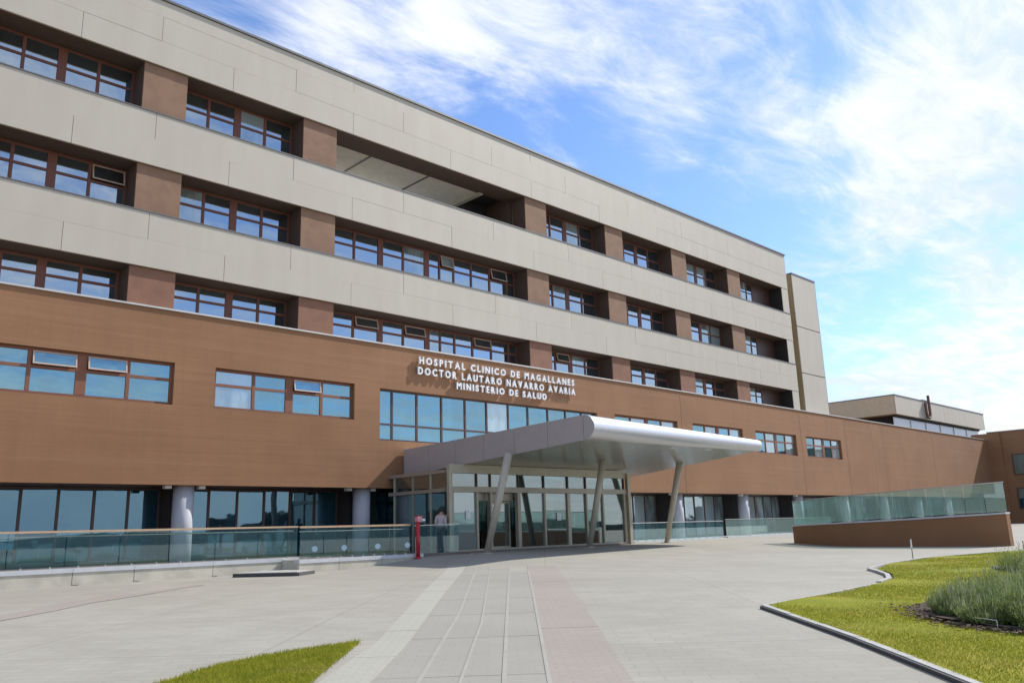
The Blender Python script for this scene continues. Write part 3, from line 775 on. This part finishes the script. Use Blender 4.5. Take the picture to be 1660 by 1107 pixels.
# ------------------------------------------------------------------ terrace on the left with glass balustrades
struct(MB().box(-12, 13.93, 25.61, 32, -1.3, -.73).box(14.13, 21.4, 24.62, 32, -1.3, -.73).build('terrace_floor', M['terr']))
struct(MB().box(32.99, 60, 28.3, 32, -1.3, -.75).build('arcade_floor', M['slab']))
def lowwall(name, label, x0, x1, yf, ztop, joints, z0=-1.4):
    t = thing(name, label, 'wall', ((x0+x1)/2, yf, gh((x0+x1)/2, yf)))
    L = t.location
    E = [x0]+joints+[x1]
    for a, b in zip(E[:-1], E[1:]):
        rel(t, MB().box(a+.008, b-.008, yf, yf+.2, z0, ztop-.12)).build('wall_panel', M['wallconc'], t)
    for a, b in zip(E[:-1], E[1:]):
        rel(t, MB().box(a+.004, b-.004, yf-.025, yf+.3, ztop-.118, ztop)).build('coping_slab', M['slab'], t)
    return t
lw1 = lowwall('low_wall', 'low sandy concrete wall with pale coping along the left terrace edge', -12, 14.55, 25.4, -.64, [-9, -6, -3, 0, 2.6, 5.3, 7.6, 9.25, 11.6])
for x in (7.62, 9.25, 11.6):
    rel(lw1, MB().box(x-.01, x+.13, 25.35, 25.39, -1.2, -1.085)).build('weep_box', M['grate'], lw1)
lw2 = lowwall('low_wall', 'low sandy concrete wall stepping forward next to the red post', 13.92, 18.9, 24.3, -.69, [15.4, 17.1])
rel(lw2, MB().box(13.93, 14.12, 24.51, 25.38, -1.4, -.70)).build('end_return', M['wallconc'], lw2)
st = thing('concrete_step', 'low concrete access slab with a dark front edge in front of the terrace wall', 'step', (12.6, 23.8, gh(12.6, 23.8)))
rel(st, MB().hexa([(11.7, 24.2, -1.25), (12.9, 22.6, -1.25), (13.9, 23.4, -1.25), (13.3, 25.3, -1.25), (11.7, 24.2, -.985), (12.9, 22.6, -.985), (13.9, 23.4, -.985), (13.3, 25.3, -.985)])).build('slab', M['kerb'], st)
rel(st, MB().bar((11.66, 24.16, -1.05), (12.88, 22.54, -1.05), .05, .10).bar((12.9, 22.54, -1.05), (13.9, 23.34, -1.05), .05, .10)).build('dark_edge', M['grate'], st)

def balustrade(label, p, q, zb0, zb1, h, n, glass, rail, railw=.06, clamps=True, name='glass_balustrade', gap=.015, pts=None, railh=None):
    """glass panels between small gaps with a handrail on top; p,q are plan points"""
    pts = pts or [p, q]
    P_ = [Vector(a) for a in pts]; seg = [(P_[i+1]-P_[i]).length for i in range(len(P_)-1)]; T = sum(seg)
    def at(s):
        s = min(max(s, 0), T); i = 0; acc = 0
        while i < len(seg)-1 and s > acc+seg[i]: acc += seg[i]; i += 1
        return P_[i].lerp(P_[i+1], (s-acc)/seg[i])
    m_ = at(T/2); t = thing(name, label, 'railing', (m_.x, m_.y, (zb0+zb1)/2)); L = t.location
    zb = lambda s: zb0+(zb1-zb0)*s/T
    r = MB()
    kk = n if len(pts) > 2 else 1
    for i in range(kk):
        a, b = at(T*i/kk), at(T*(i+1)/kk); r.bar((a.x, a.y, zb(T*i/kk)+h), (b.x, b.y, zb(T*(i+1)/kk)+h), railw, railh or railw*.8)
    rel(t, r).build('handrail', rail, t)
    for i in range(n):
        a, b = at(T*i/n+gap), at(T*(i+1)/n-gap); za, zb_ = zb(T*i/n), zb(T*(i+1)/n); d = (b-a).normalized(); nn = Vector((-d.y, d.x))*.007
        B = [(a.x-nn.x, a.y-nn.y), (b.x-nn.x, b.y-nn.y), (b.x+nn.x, b.y+nn.y), (a.x+nn.x, a.y+nn.y)]; Zb = [za, zb_, zb_, za]
        o = rel(t, MB().hexa([(x, y, z+.02) for (x, y), z in zip(B, Zb)]+[(x, y, z+h-.03) for (x, y), z in zip(B, Zb)])).build('glass_panel', glass, t)
        if clamps:
            for s_ in (T*i/n+.25*T/n, T*i/n+.75*T/n):
                c = at(s_); z = zb(s_)
                rel(t, MB().box(c.x-.018, c.x+.018, c.y-.02, c.y+.02, z-.02, z+.05)).build('clamp', M['clamp'], t)
    return t, at, zb, T
t, at, zb, T = balustrade('teal glass railing with wooden handrail on the low wall at the left edge', (-4, 25.45), (14.5, 25.45), -.63, -.63, .98, 13, M['railglass'], M['railwood'], .07)
r = MB(); r.cyl((-4, 25.56, .22), (14.4, 25.56, .22), .018, n=8); rel(t, r).build('steel_rod', M['clamp'], t)
t, at, zb, T = balustrade('teal glass railing with wooden handrail between the step and the red post', (13.95, 24.35), (18.35, 24.35), -.68, -.68, 1.0, 5, M['railglass'], M['railwood'], .075)
r = MB(); r.cyl((14, 24.46, .18), (18.3, 24.46, .18), .018, n=8); rel(t, r).build('steel_rod', M['clamp'], t)
balustrade('short glass railing before the entrance with the walking person behind it', (19.2, 25.2), (21.35, 25.2), -.78, -.74, 1.08, 2, M['railglass'], M['railsteel'], .04)
tag(MB().box(18.9, 21.4, 24.9, 25.5, -1.1, -.78).build('pale_kerb_block', M['slab']), 'pale concrete kerb block under the short glass railing right of the red post', 'kerb')
balustrade('glass railing with pale handrail just right of the right hand canopy column', (35.3, 27.6), (43.9, 27.6), -.74, -.74, .95, 6, M['railglass'], M['railsteel'], .05)
balustrade('long pale teal glass railing in front of the arcade left of the brown ramp wall', (45.0, 28.1), (59.0, 28.1), -.70, -.70, 1.0, 9, M['rampglass'], M['railsteel'], .04)
tag(MB().box(35.2, 44.0, 27.45, 27.8, -1.1, -.75).build('pale_kerb', M['slab']), 'long pale concrete kerb under the railing right of the canopy', 'kerb')
tag(MB().box(44.9, 59.5, 27.95, 28.3, -1.1, -.71).build('pale_kerb', M['slab']), 'pale concrete kerb under the far teal railing left of the ramp wall', 'kerb')

# floor spotlights seen through the railing
for i, (x, y) in enumerate(((16.68, 28), (17.96, 28), (19.5, 28), (20.95, 28))):
    z = -.73
    s_ = thing('floor_spotlight', ['steel floor spotlight behind the railing, leftmost of four', 'steel floor spotlight left of the second round column', 'steel floor spotlight right of the second round column', 'steel floor spotlight behind the red post'][i], 'spotlight', (x, y, z), 'spotlights on the terrace floor')
    rel(s_, MB().cyl((x, y, z), (x, y, z+.20), .03, n=8)).build('stem', M['rubber'], s_)
    rel(s_, MB().cyl((x-.06, y-.10, z+.30), (x+.05, y+.08, z+.24), .11, .06, 14)).build('lamp_head', M['clamp'], s_)
    rel(s_, MB().cyl((x, y, z), (x, y, z+.03), .12, .12, 14)).build('foot', M['rubber'], s_)

# red post
px_, py_ = 18.55, 24.15; pz = gh(px_, py_)
rp_ = thing('red_post', 'slim red post with a pale pink cap standing at the end of the railing', 'post', (px_, py_, pz))
rel(rp_, MB().cyl((px_, py_, pz-.05), (px_, py_, pz+1.30), .072, .072, 18)).build('shaft', M['red'], rp_, True)
rel(rp_, MB().cyl((px_, py_, pz), (px_, py_, pz+.06), .13, .10, 18)).build('foot_ring', M['red'], rp_)
rel(rp_, MB().box(px_-.07, px_+.13, py_-.09, py_+.09, pz+1.28, pz+1.46)).build('cap_box', M['pink'], rp_)
rel(rp_, MB().box(px_-.08, px_+.12, py_-.09, py_+.09, pz+1.465, pz+1.49)).build('lid', M['red'], rp_)
rel(rp_, MB().cyl((px_+.13, py_-.02, pz+1.34), (px_+.28, py_-.02, pz+1.34), .045, .045, 12)).build('nozzle', M['white'], rp_)

# ------------------------------------------------------------------ brown ramp wall with its own railing
CUR = [(39.6, 23.0), (37.7, 19.9), (36.5, 17.3), (35.7, 14.3), (35.3, 12.0), (35.15, 9.95)]
# smooth the plan curve
def catmull(P, n):
    out = []
    for i in range(len(P)-1):
        p0 = Vector(P[max(i-1, 0)]); p1 = Vector(P[i]); p2 = Vector(P[i+1]); p3 = Vector(P[min(i+2, len(P)-1)])
        for k in range(n):
            t = k/n; out.append(.5*((2*p1)+(-p0+p2)*t+(2*p0-5*p1+4*p2-p3)*t*t+(-p0+3*p1-3*p2+p3)*t**3))
    out.append(Vector(P[-1])); return out
C2 = catmull(CUR[1:], 6)
RW = thing('ramp_wall', 'curved brown stucco wall of the ramp with pale coping at the right', 'wall', (36, 15, -1.1))
def sweep(P, w0, w1, z0f, z1f):
    mb = MB(); n = len(P); V = []
    for i, p in enumerate(P):
        d = (P[min(i+1, n-1)]-P[max(i-1, 0)]).normalized(); nn = Vector((-d.y, d.x))  # left of travel = away from camera
        s = i/(n-1)
        for o_, z in ((w0, z0f(s)), (w1, z0f(s)), (w1, z1f(s)), (w0, z1f(s))):
            q = p+nn*o_; V.append((q.x, q.y, z))
    mb.v = V
    for i in range(n-1):
        for k in range(4): a = i*4+k; b = i*4+(k+1) % 4; mb.f.append((a, a+4, b+4, b))
    mb.f.append((0, 1, 2, 3)); mb.f.append(tuple(4*(n-1)+k for k in (3, 2, 1, 0))); return mb
zt = lambda s: -.13+.27*s
rel(RW, sweep(C2, 0, .34, lambda s: -1.5, lambda s: zt(s)-.07)).build('wall', M['stucco'], RW)
rel(RW, sweep(C2, -.03, .42, lambda s: zt(s)-.068, zt)).build('coping', M['slab'], RW)
pts = [(v.x+.17*(1), v.y-.02) for v in C2]
balustrade('tall pale green glass railing along the top of the curved brown ramp wall', None, None, -.12, .15, 1.1, 14, M['rampglass'], M['railsteel'], .05, pts=pts, clamps=False)

# far side of the ramp: second railing seen through the first one
# ------------------------------------------------------------------ lawns, kerbs, bed
def poly_obj(name, pts, off_, m, n=0):
    bm = bmesh.new(); vs = [bm.verts.new((x, y, gh(x, y)+off_)) for x, y in pts]
    f = bm.faces.new(vs); bmesh.ops.triangulate(bm, faces=[f])
    for _ in range(n): bmesh.ops.subdivide_edges(bm, edges=[e for e in bm.edges if e.calc_length() > .7], cuts=1, use_grid_fill=False); bmesh.ops.triangulate(bm, faces=bm.faces[:])
    for v in bm.verts: v.co.z = gh(v.co.x, v.co.y)+off_+(.02*math.sin(v.co.x*1.7)*math.sin(v.co.y*1.3) if off_ > .04 else 0)
    for f in bm.faces:
        if f.normal.z < 0: f.normal_flip()
    me = bpy.data.meshes.new(name); bm.to_mesh(me); bm.free(); me.materials.append(m)
    return link(name, me)
def dense(P, step=.5):
    out = []
    for a, b in zip(P, P[1:]+P[:1]):
        a, b = Vector(a), Vector(b); n = max(1, int((b-a).length/step))
        out += [tuple(a.lerp(b, i/n)) for i in range(n)]
    return out
LR = [(11.66, 6.65), (12.91, 6.67), (14.50, 6.69), (16.22, 6.81), (17.15, 7.01), (18.3, 7.5), (19.3, 8.05), (20.1, 8.6), (21.9, 9.02), (24.97, 9.28), (27.9, 8.92), (30.76, 8.36), (34, 7.2), (36, 4), (34, -2), (26, -7), (14, -8), (6, -6), (3.2, -2.6), (5.6, .2), (7.6, 2.48), (9.41, 4.26)]
LR = [(x*.965, y*.965) for x, y in LR]
LL = [(5.85, 8.72), (4.70, 8.72), (4.00, 8.56), (3.28, 8.12), (2.2, 7.3), (1.6, 6.2), (2.0, 5.2), (3.0, 5.85), (4.2, 7.02)]
def kerb_loop(P, name, wd=.12, h=.115, closed=True, seg=1.0):
    k = struct(MB().box(P[0][0]-.01, P[0][0]+.01, P[0][1]-.01, P[0][1]+.01, gh(*P[0])-.1, gh(*P[0])-.05).build(name, M['kerb']))
    for a, b in zip(P, P[1:]+(P[:1] if closed else [])):
        a, b = Vector(a), Vector(b); L = (b-a).length; n = max(1, round(L/seg)); d = (b-a).normalized(); nn = Vector((-d.y, d.x))*wd/2
        for i in range(n):
            p = a.lerp(b, i/n)+d*.004; q = a.lerp(b, (i+1)/n)-d*.004; jj = random.uniform(-.004, .004)
            V = [(p-nn), (q-nn), (q+nn), (p+nn)]
            MB().hexa([(v.x, v.y, gh(v.x, v.y)-.05) for v in V]+[(v.x, v.y, gh(v.x, v.y)+h+jj) for v in V]).build('kerb_stone', M['kerb'], k)
    return k
struct(poly_obj('lawn_ground', dense(LR, .8), .045, M['grass'], 3))
struct(poly_obj('lawn_ground', dense(LL, .5), .02, M['grass'], 1))
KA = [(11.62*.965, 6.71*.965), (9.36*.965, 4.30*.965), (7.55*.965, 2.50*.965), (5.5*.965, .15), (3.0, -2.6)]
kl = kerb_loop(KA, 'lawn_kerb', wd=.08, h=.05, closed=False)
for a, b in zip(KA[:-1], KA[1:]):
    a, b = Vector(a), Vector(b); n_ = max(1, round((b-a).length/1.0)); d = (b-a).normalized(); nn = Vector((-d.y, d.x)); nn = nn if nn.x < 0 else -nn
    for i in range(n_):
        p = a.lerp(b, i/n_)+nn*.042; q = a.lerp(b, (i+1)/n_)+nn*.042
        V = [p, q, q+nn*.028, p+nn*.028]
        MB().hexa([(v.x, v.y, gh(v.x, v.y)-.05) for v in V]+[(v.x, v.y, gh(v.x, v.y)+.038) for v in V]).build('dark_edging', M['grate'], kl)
SC = lambda P: [(x*.968, y*.968) for x, y in P]
kerb_loop(SC([(11.7, 6.78), (14.5, 6.80), (16.22, 6.91)]), 'lawn_kerb', wd=.06, h=.035, closed=False)
kerb_loop(SC([(16.22, 6.93), (17.2, 7.13), (18.25, 7.60), (19.2, 8.18), (20.0, 8.73), (21.9, 9.15), (24.97, 9.40), (27.9, 9.04), (30.8, 8.48)]), 'lawn_kerb', wd=.09, h=.055, closed=False, seg=.8)

def inside(P, X, Y):
    P = np.array(P); r_ = np.zeros(len(X), bool); j = len(P)-1
    for i in range(len(P)):
        xi, yi = P[i]; xj, yj = P[j]
        c = ((yi > Y) != (yj > Y)) & (X < (xj-xi)*(Y-yi)/(yj-yi+1e-12)+xi); r_ ^= c; j = i
    return r_
ghv = lambda X, Y: -1.5+.4*(lambda t: t*(2-t))(np.clip((X*math.sin(YAW)+Y*math.cos(YAW))/24, 0, 1))
def blades(P, n, hmin, hmax, wid, z0, name, m, bb, near=True, avoid=None):
    X = rng.uniform(bb[0], bb[1], n); Y = rng.uniform(bb[2], bb[3], n)
    d = X*math.sin(YAW)+Y*math.cos(YAW); keep = inside(P, X, Y)
    if near: keep &= rng.uniform(0, 1, n) < np.clip((9/np.maximum(d, 1))**2, .03, 1)
    if avoid is not None: keep &= ~inside(avoid, X, Y)
    X, Y, d = X[keep], Y[keep], d[keep]; n = len(X)
    X = X+rng.normal(0, .022, n); Y = Y+rng.normal(0, .022, n)
    a = rng.uniform(0, 2*np.pi, n); H = rng.uniform(hmin, hmax, n); wv = wid*np.clip(d/9, 1, 3.0)
    lean = rng.uniform(.2, .9, n)*H; b = rng.uniform(0, 2*np.pi, n)
    Z = ghv(X, Y)+z0
    V = np.empty((n, 3, 3)); V[:, 0] = np.c_[X-np.cos(a)*wv, Y-np.sin(a)*wv, Z]; V[:, 1] = np.c_[X+np.cos(a)*wv, Y+np.sin(a)*wv, Z]
    V[:, 2] = np.c_[X+np.cos(b)*lean, Y+np.sin(b)*lean, Z+H]
    me = bpy.data.meshes.new(name); me.vertices.add(n*3); me.vertices.foreach_set('co', V.ravel())
    me.loops.add(n*3); me.loops.foreach_set('vertex_index', np.arange(n*3)); me.polygons.add(n)
    me.polygons.foreach_set('loop_start', np.arange(n)*3); me.polygons.foreach_set('loop_total', np.full(n, 3)); me.update(); me.validate()
    me.materials.append(m); return link(name, me, kind='stuff')
BED = [(x*.95, y*.95) for x, y in [(12.62, 4.95), (11.6, 4.5), (11.05, 3.95), (10.75, 3.4), (10.6, 2.8), (11.0, 1.8), (12.4, 1.2), (14.2, 1.6), (15.4, 2.8), (15.6, 4.0), (14.6, 4.9)]]
M['blade'] = leaf_mat('grass_blades', (.33, .32, .04), (.235, .27, .034), (.38, .33, .085))
g1 = blades(LR, 1100000, .010, .028, .0045, .045, 'grass', M['blade'], (5, 34, -3, 9.4), avoid=BED); tag(g1, 'mown yellow green grass on the lawn at the right', 'grass')
g2 = blades(LL, 110000, .015, .045, .0035, .02, 'grass', M['blade'], (1.5, 6, 5, 9)); tag(g2, 'thicker green grass on the small lawn wedge at the bottom left', 'grass')
bed = poly_obj('soil_bed', dense(BED, .5), .058, M['soil'], 3)
for v in bed.data.vertices: v.co.z += random.uniform(-.02, .035)
struct(bed)
BED2 = [(x-1.1, y-.75) for x, y in [(20.4, 6.6), (19.6, 5.9), (19.8, 4.8), (21.5, 4.2), (23.2, 5.0), (23, 6.4), (21.6, 7.0)]]
bed2 = poly_obj('soil_bed', dense(BED2, .5), .075, M['soil'], 2); struct(bed2)
# stones along the bed rim
for i in range(46):
    t_ = i/45; k_ = t_*4.0; j = int(min(k_, 3)); p = Vector(BED[j+1]).lerp(Vector(BED[j+2]), k_-j) if j < 3 else Vector(BED[4]).lerp(Vector(BED[5]), k_-3)
    break
mb = MB(); 
for i in range(420):
    j = random.randint(0, 4); p = Vector(BED[j]).lerp(Vector(BED[j+1]), random.random())+Vector((random.gauss(0, .13), random.gauss(0, .13)))
    s = random.uniform(.006, .022); z = gh(*p)+.075
    P8 = [(p.x+sx*s*random.uniform(.6, 1.2), p.y+sy*s*random.uniform(.6, 1.2), z+sz*s*random.uniform(.5, .9)) for sz in (0, 1) for sx, sy in ((-1, -1), (1, -1), (1, 1), (-1, 1))]
    mb.hexa(P8)
tag(mb.build('earth_clods', simple('earth_clod', (.15, .105, .07), 1, var=.5, scale=14), kind='stuff'), 'crumbled brown clods along the front rim of the shrub bed', 'soil')

def bush(x, y, rad, hgt, seed, label, group, n=2600):
    rs = np.random.default_rng(seed); z = gh(x, y)+.06
    t = thing('lavender_bush', label, 'bush', (x, y, z), group)
    A = rs.uniform(0, 2*np.pi, n); Rr = rad*np.sqrt(rs.uniform(0, 1, n)); lean = .22
    bx, by = np.cos(A)*Rr, np.sin(A)*Rr
    H = hgt*(1-.45*(Rr/rad)**2)*rs.uniform(.35, 1.2, n)*(1+.28*np.sin(A*3+seed))
    tx, ty = bx*(1+lean)+rs.normal(0, .03, n), by*(1+lean)+rs.normal(0, .03, n)
    V = []; F = []
    V2 = []; F2 = []
    for i in range(n):
        a = rs.uniform(0, 6.28); ca, sa = math.cos(a), math.sin(a); w_ = .005
        b0 = np.array((bx[i], by[i], 0)); tp = np.array((tx[i], ty[i], H[i]))
        nleaf = 7
        for k in range(nleaf):
            f = .12+.75*(k+rs.uniform(0, 1))/nleaf; c = b0+(tp-b0)*f; la = rs.uniform(0, 6.28); L = rs.uniform(.035, .075)
            e = c+np.array((math.cos(la)*L*.6, math.sin(la)*L*.6, L*.8)); s = np.array((-math.sin(la), math.cos(la), 0))*.0065
            q = len(V); V += [c-s, c+s, e]; F.append((q, q+1, q+2))
        if rs.uniform() < .3:
            q = len(V2); s = np.array((ca, sa, 0))*.006; tt = tp+np.array((0, 0, rs.uniform(.05, .13)))
            V2 += [tp-s*.4, tp+s, tt]; F2.append((q, q+1, q+2))
    for nm, v_, f_, mm in (('foliage', V, F, M['leaf']), ('flower_spikes', V2, F2, M['leaf2'])):
        me = bpy.data.meshes.new(nm); me.from_pydata([tuple(p) for p in v_], [], f_); me.materials.append(mm); link(nm, me, t, kind='stuff')
    st_ = MB()
    for i in range(24): st_.cyl((bx[i]*.4, by[i]*.4, -.05), (tx[i]*.6, ty[i]*.6, H[i]*.5), .007, .003, 4, False)
    st_.build('stems', M['soil'], t, kind='stuff')
grp = 'grey green bushes in the soil bed'
BL = 'spiky grey green lavender bush in the dark soil bed on the right lawn'
for i, (x, y, r_, h_) in enumerate([(10.65, 3.35, .26, .22), (11.2, 3.75, .30, .26), (10.45, 2.6, .34, .34), (11.55, 3.95, .30, .26), (11.15, 3.5, .34, .34), (10.85, 2.95, .40, .42), (12.1, 3.75, .46, .40), (11.7, 3.05, .50, .48), (12.9, 3.6, .5, .48), (12.6, 2.8, .62, .62), (10.9, 2.3, .46, .50), (13.8, 3.3, .6, .66), (13.6, 2.6, .6, .66), (12.2, 2.2, .6, .60)]):
    bush(x, y, r_, h_, 20+i, BL, grp, 1500 if i < 8 else 1200)
bush(19.6, 5.0, .75, .45, 40, 'grey green bush in the second bed at the right edge of the lawn', None, 1200)
# stakes
for i, (x, y) in enumerate(((23.9, 9.2), (31.5, 8.55))):
    z = gh(x, y)
    s_ = thing('marker_stake', 'thin marker stake with a white tip standing at the lawn edge before the ramp wall' if i == 0 else 'short dark stake at the far right corner of the lawn', 'stake', (x, y, z))
    hh = .50 if i == 0 else .25
    rel(s_, MB().cyl((x, y, z), (x, y, z+hh), .012, .012, 8)).build('rod', M['rubber'] if i else M['rust'], s_)
    if i == 0: rel(s_, MB().cyl((x, y, z+.32), (x+.01, y, z+.56), .024, .018, 8)).build('white_tip', M['white'], s_)
    else: rel(s_, MB().cyl((x, y, z+hh), (x, y, z+hh+.03), .02, .02, 8)).build('top_knob', M['rubber'], s_)
# white wire frame in front of the bed
x0_, y0_ = 10.45, 3.5; z = gh(x0_, y0_)+.06
wf = thing('wire_edging', 'low white wire hoop stuck in the soil at the bed front', 'edging', (x0_, y0_, z))
rel(wf, MB().bar((x0_, y0_, z), (x0_, y0_, z+.09), .005).bar((x0_-.25, y0_-.36, z), (x0_-.25, y0_-.36, z+.09), .005)).build('leg', M['white'], wf)
rel(wf, MB().bar((x0_, y0_, z+.09), (x0_-.25, y0_-.36, z+.09), .005)).build('wire', M['white'], wf)

# ------------------------------------------------------------------ person behind the short railing
def skin_mesh(name, V, E, Rd, m, parent, root=0, sub=2):
    me = bpy.data.meshes.new(name); me.from_pydata(V, E, []); me.materials.append(m)
    o = link(name, me, parent); md = o.modifiers.new('skin', 'SKIN')
    for i, r_ in enumerate(Rd):
        sv = me.skin_vertices[0].data[i]; sv.radius = (r_, r_) if not isinstance(r_, tuple) else r_
    me.skin_vertices[0].data[root].use_root = True
    sb = o.modifiers.new('sub', 'SUBSURF'); sb.levels = sub; sb.render_levels = sub; md.use_smooth_shade = True
    return o
# facing +x locally, 1.70 tall, mid stride, right arm bent forward
V = [(0, 0, .93), (.02, 0, 1.10), (.03, 0, 1.28), (.03, 0, 1.42), (.04, 0, 1.50), (.065, 0, 1.57), (.07, 0, 1.66),
     (.02, .10, .88), (.12, .10, .50), (.08, .10, .09), (.22, .10, .035), (.02, -.10, .88), (-.04, -.10, .48), (-.22, -.10, .11), (-.10, -.10, .03),
     (.03, .17, 1.40), (.00, .22, 1.13), (.14, .20, .93), (.20, .19, .86), (.03, -.17, 1.40), (-.04, -.22, 1.14), (.06, -.22, .92), (.11, -.21, .84)]
E = [(0, 1), (1, 2), (2, 3), (3, 4), (4, 5), (5, 6), (0, 7), (7, 8), (8, 9), (9, 10), (0, 11), (11, 12), (12, 13), (13, 14), (3, 15), (15, 16), (16, 17), (17, 18), (3, 19), (19, 20), (20, 21), (21, 22)]
Rd = [(.14, .10), (.12, .09), (.15, .10), (.10, .08), .055, .085, .08, .08, .055, .04, .035, .08, .055, .04, .035, .06, .042, .034, .03, .06, .042, .034, .03]
pe = skin_mesh('person', V, E, Rd, M['skin'], None)
pe.location = (21.05, 25.95, -.735); pe.rotation_euler = (0, 0, R(25))
tag(pe, 'dark haired person in a pale grey shirt walking past the entrance behind the railing', 'person')
skin_mesh('shirt', [V[i] for i in (0, 1, 2, 3, 15, 16, 17, 19, 20, 21)], [(0, 1), (1, 2), (2, 3), (3, 4), (4, 5), (5, 6), (3, 7), (7, 8), (8, 9)],
          [(.16, .12), (.15, .11), (.165, .115), (.115, .095), .075, .056, .046, .075, .056, .046], M['shirt'], pe)
skin_mesh('trousers', [V[i] for i in (0, 7, 8, 9, 11, 12, 13)], [(0, 1), (1, 2), (2, 3), (0, 4), (4, 5), (5, 6)], [(.15, .11), .095, .07, .055, .095, .07, .055], M['trous'], pe)
for f_, c in (((.08, .10, .05), 0), ((-.22, -.10, .07), 1)):
    skin_mesh('shoe', [(f_[0]-.05, f_[1], f_[2]-.01), (f_[0]+.09, f_[1], f_[2]-.02), (f_[0]+.17, f_[1], f_[2]-.025)], [(0, 1), (1, 2)], [.05, .05, .035], M['rubber'], pe, sub=1)
bm = bmesh.new(); bmesh.ops.create_uvsphere(bm, u_segments=20, v_segments=12, radius=.115)
bmesh.ops.delete(bm, geom=[v for v in bm.verts if (v.co.x > .035 and v.co.z < .03) or v.co.z < -.07], context='VERTS')
me = bpy.data.meshes.new('hair'); bm.to_mesh(me); bm.free(); me.materials.append(M['hair'])
hr = link('hair', me, pe, loc=(.055, 0, 1.615)); hr.modifiers.new('s', 'SOLIDIFY').thickness = .012
nose = MB(); nose.hexa([(.148, -.012, 1.585), (.172, -.010, 1.59), (.172, .010, 1.59), (.148, .012, 1.585), (.146, -.006, 1.63), (.150, -.004, 1.63), (.150, .004, 1.63), (.146, .006, 1.63)])
nose.build('nose', M['skin'], pe)

# ------------------------------------------------------------------ unseen band added behind the camera to darken the low glass reflections
mb = MB(); n = 90; V = []
for i in range(n+1):
    a = R(100+ 200*i/n); r_ = 420
    hgt = 5+2.5*math.sin(i*.37)+1.5*math.sin(i*.93+1)
    x, y = math.sin(a)*r_, math.cos(a)*r_
    V += [(x, y, -3), (x, y, hgt), (x*1.25, y*1.25, hgt*1.3)]
mb.v = V
for i in range(n):
    for k in range(2): mb.f.append((3*i+k, 3*i+k+1, 3*i+k+4, 3*i+k+3))
struct(mb.build('added_reflection_band', M['refl_band'], smooth=True))
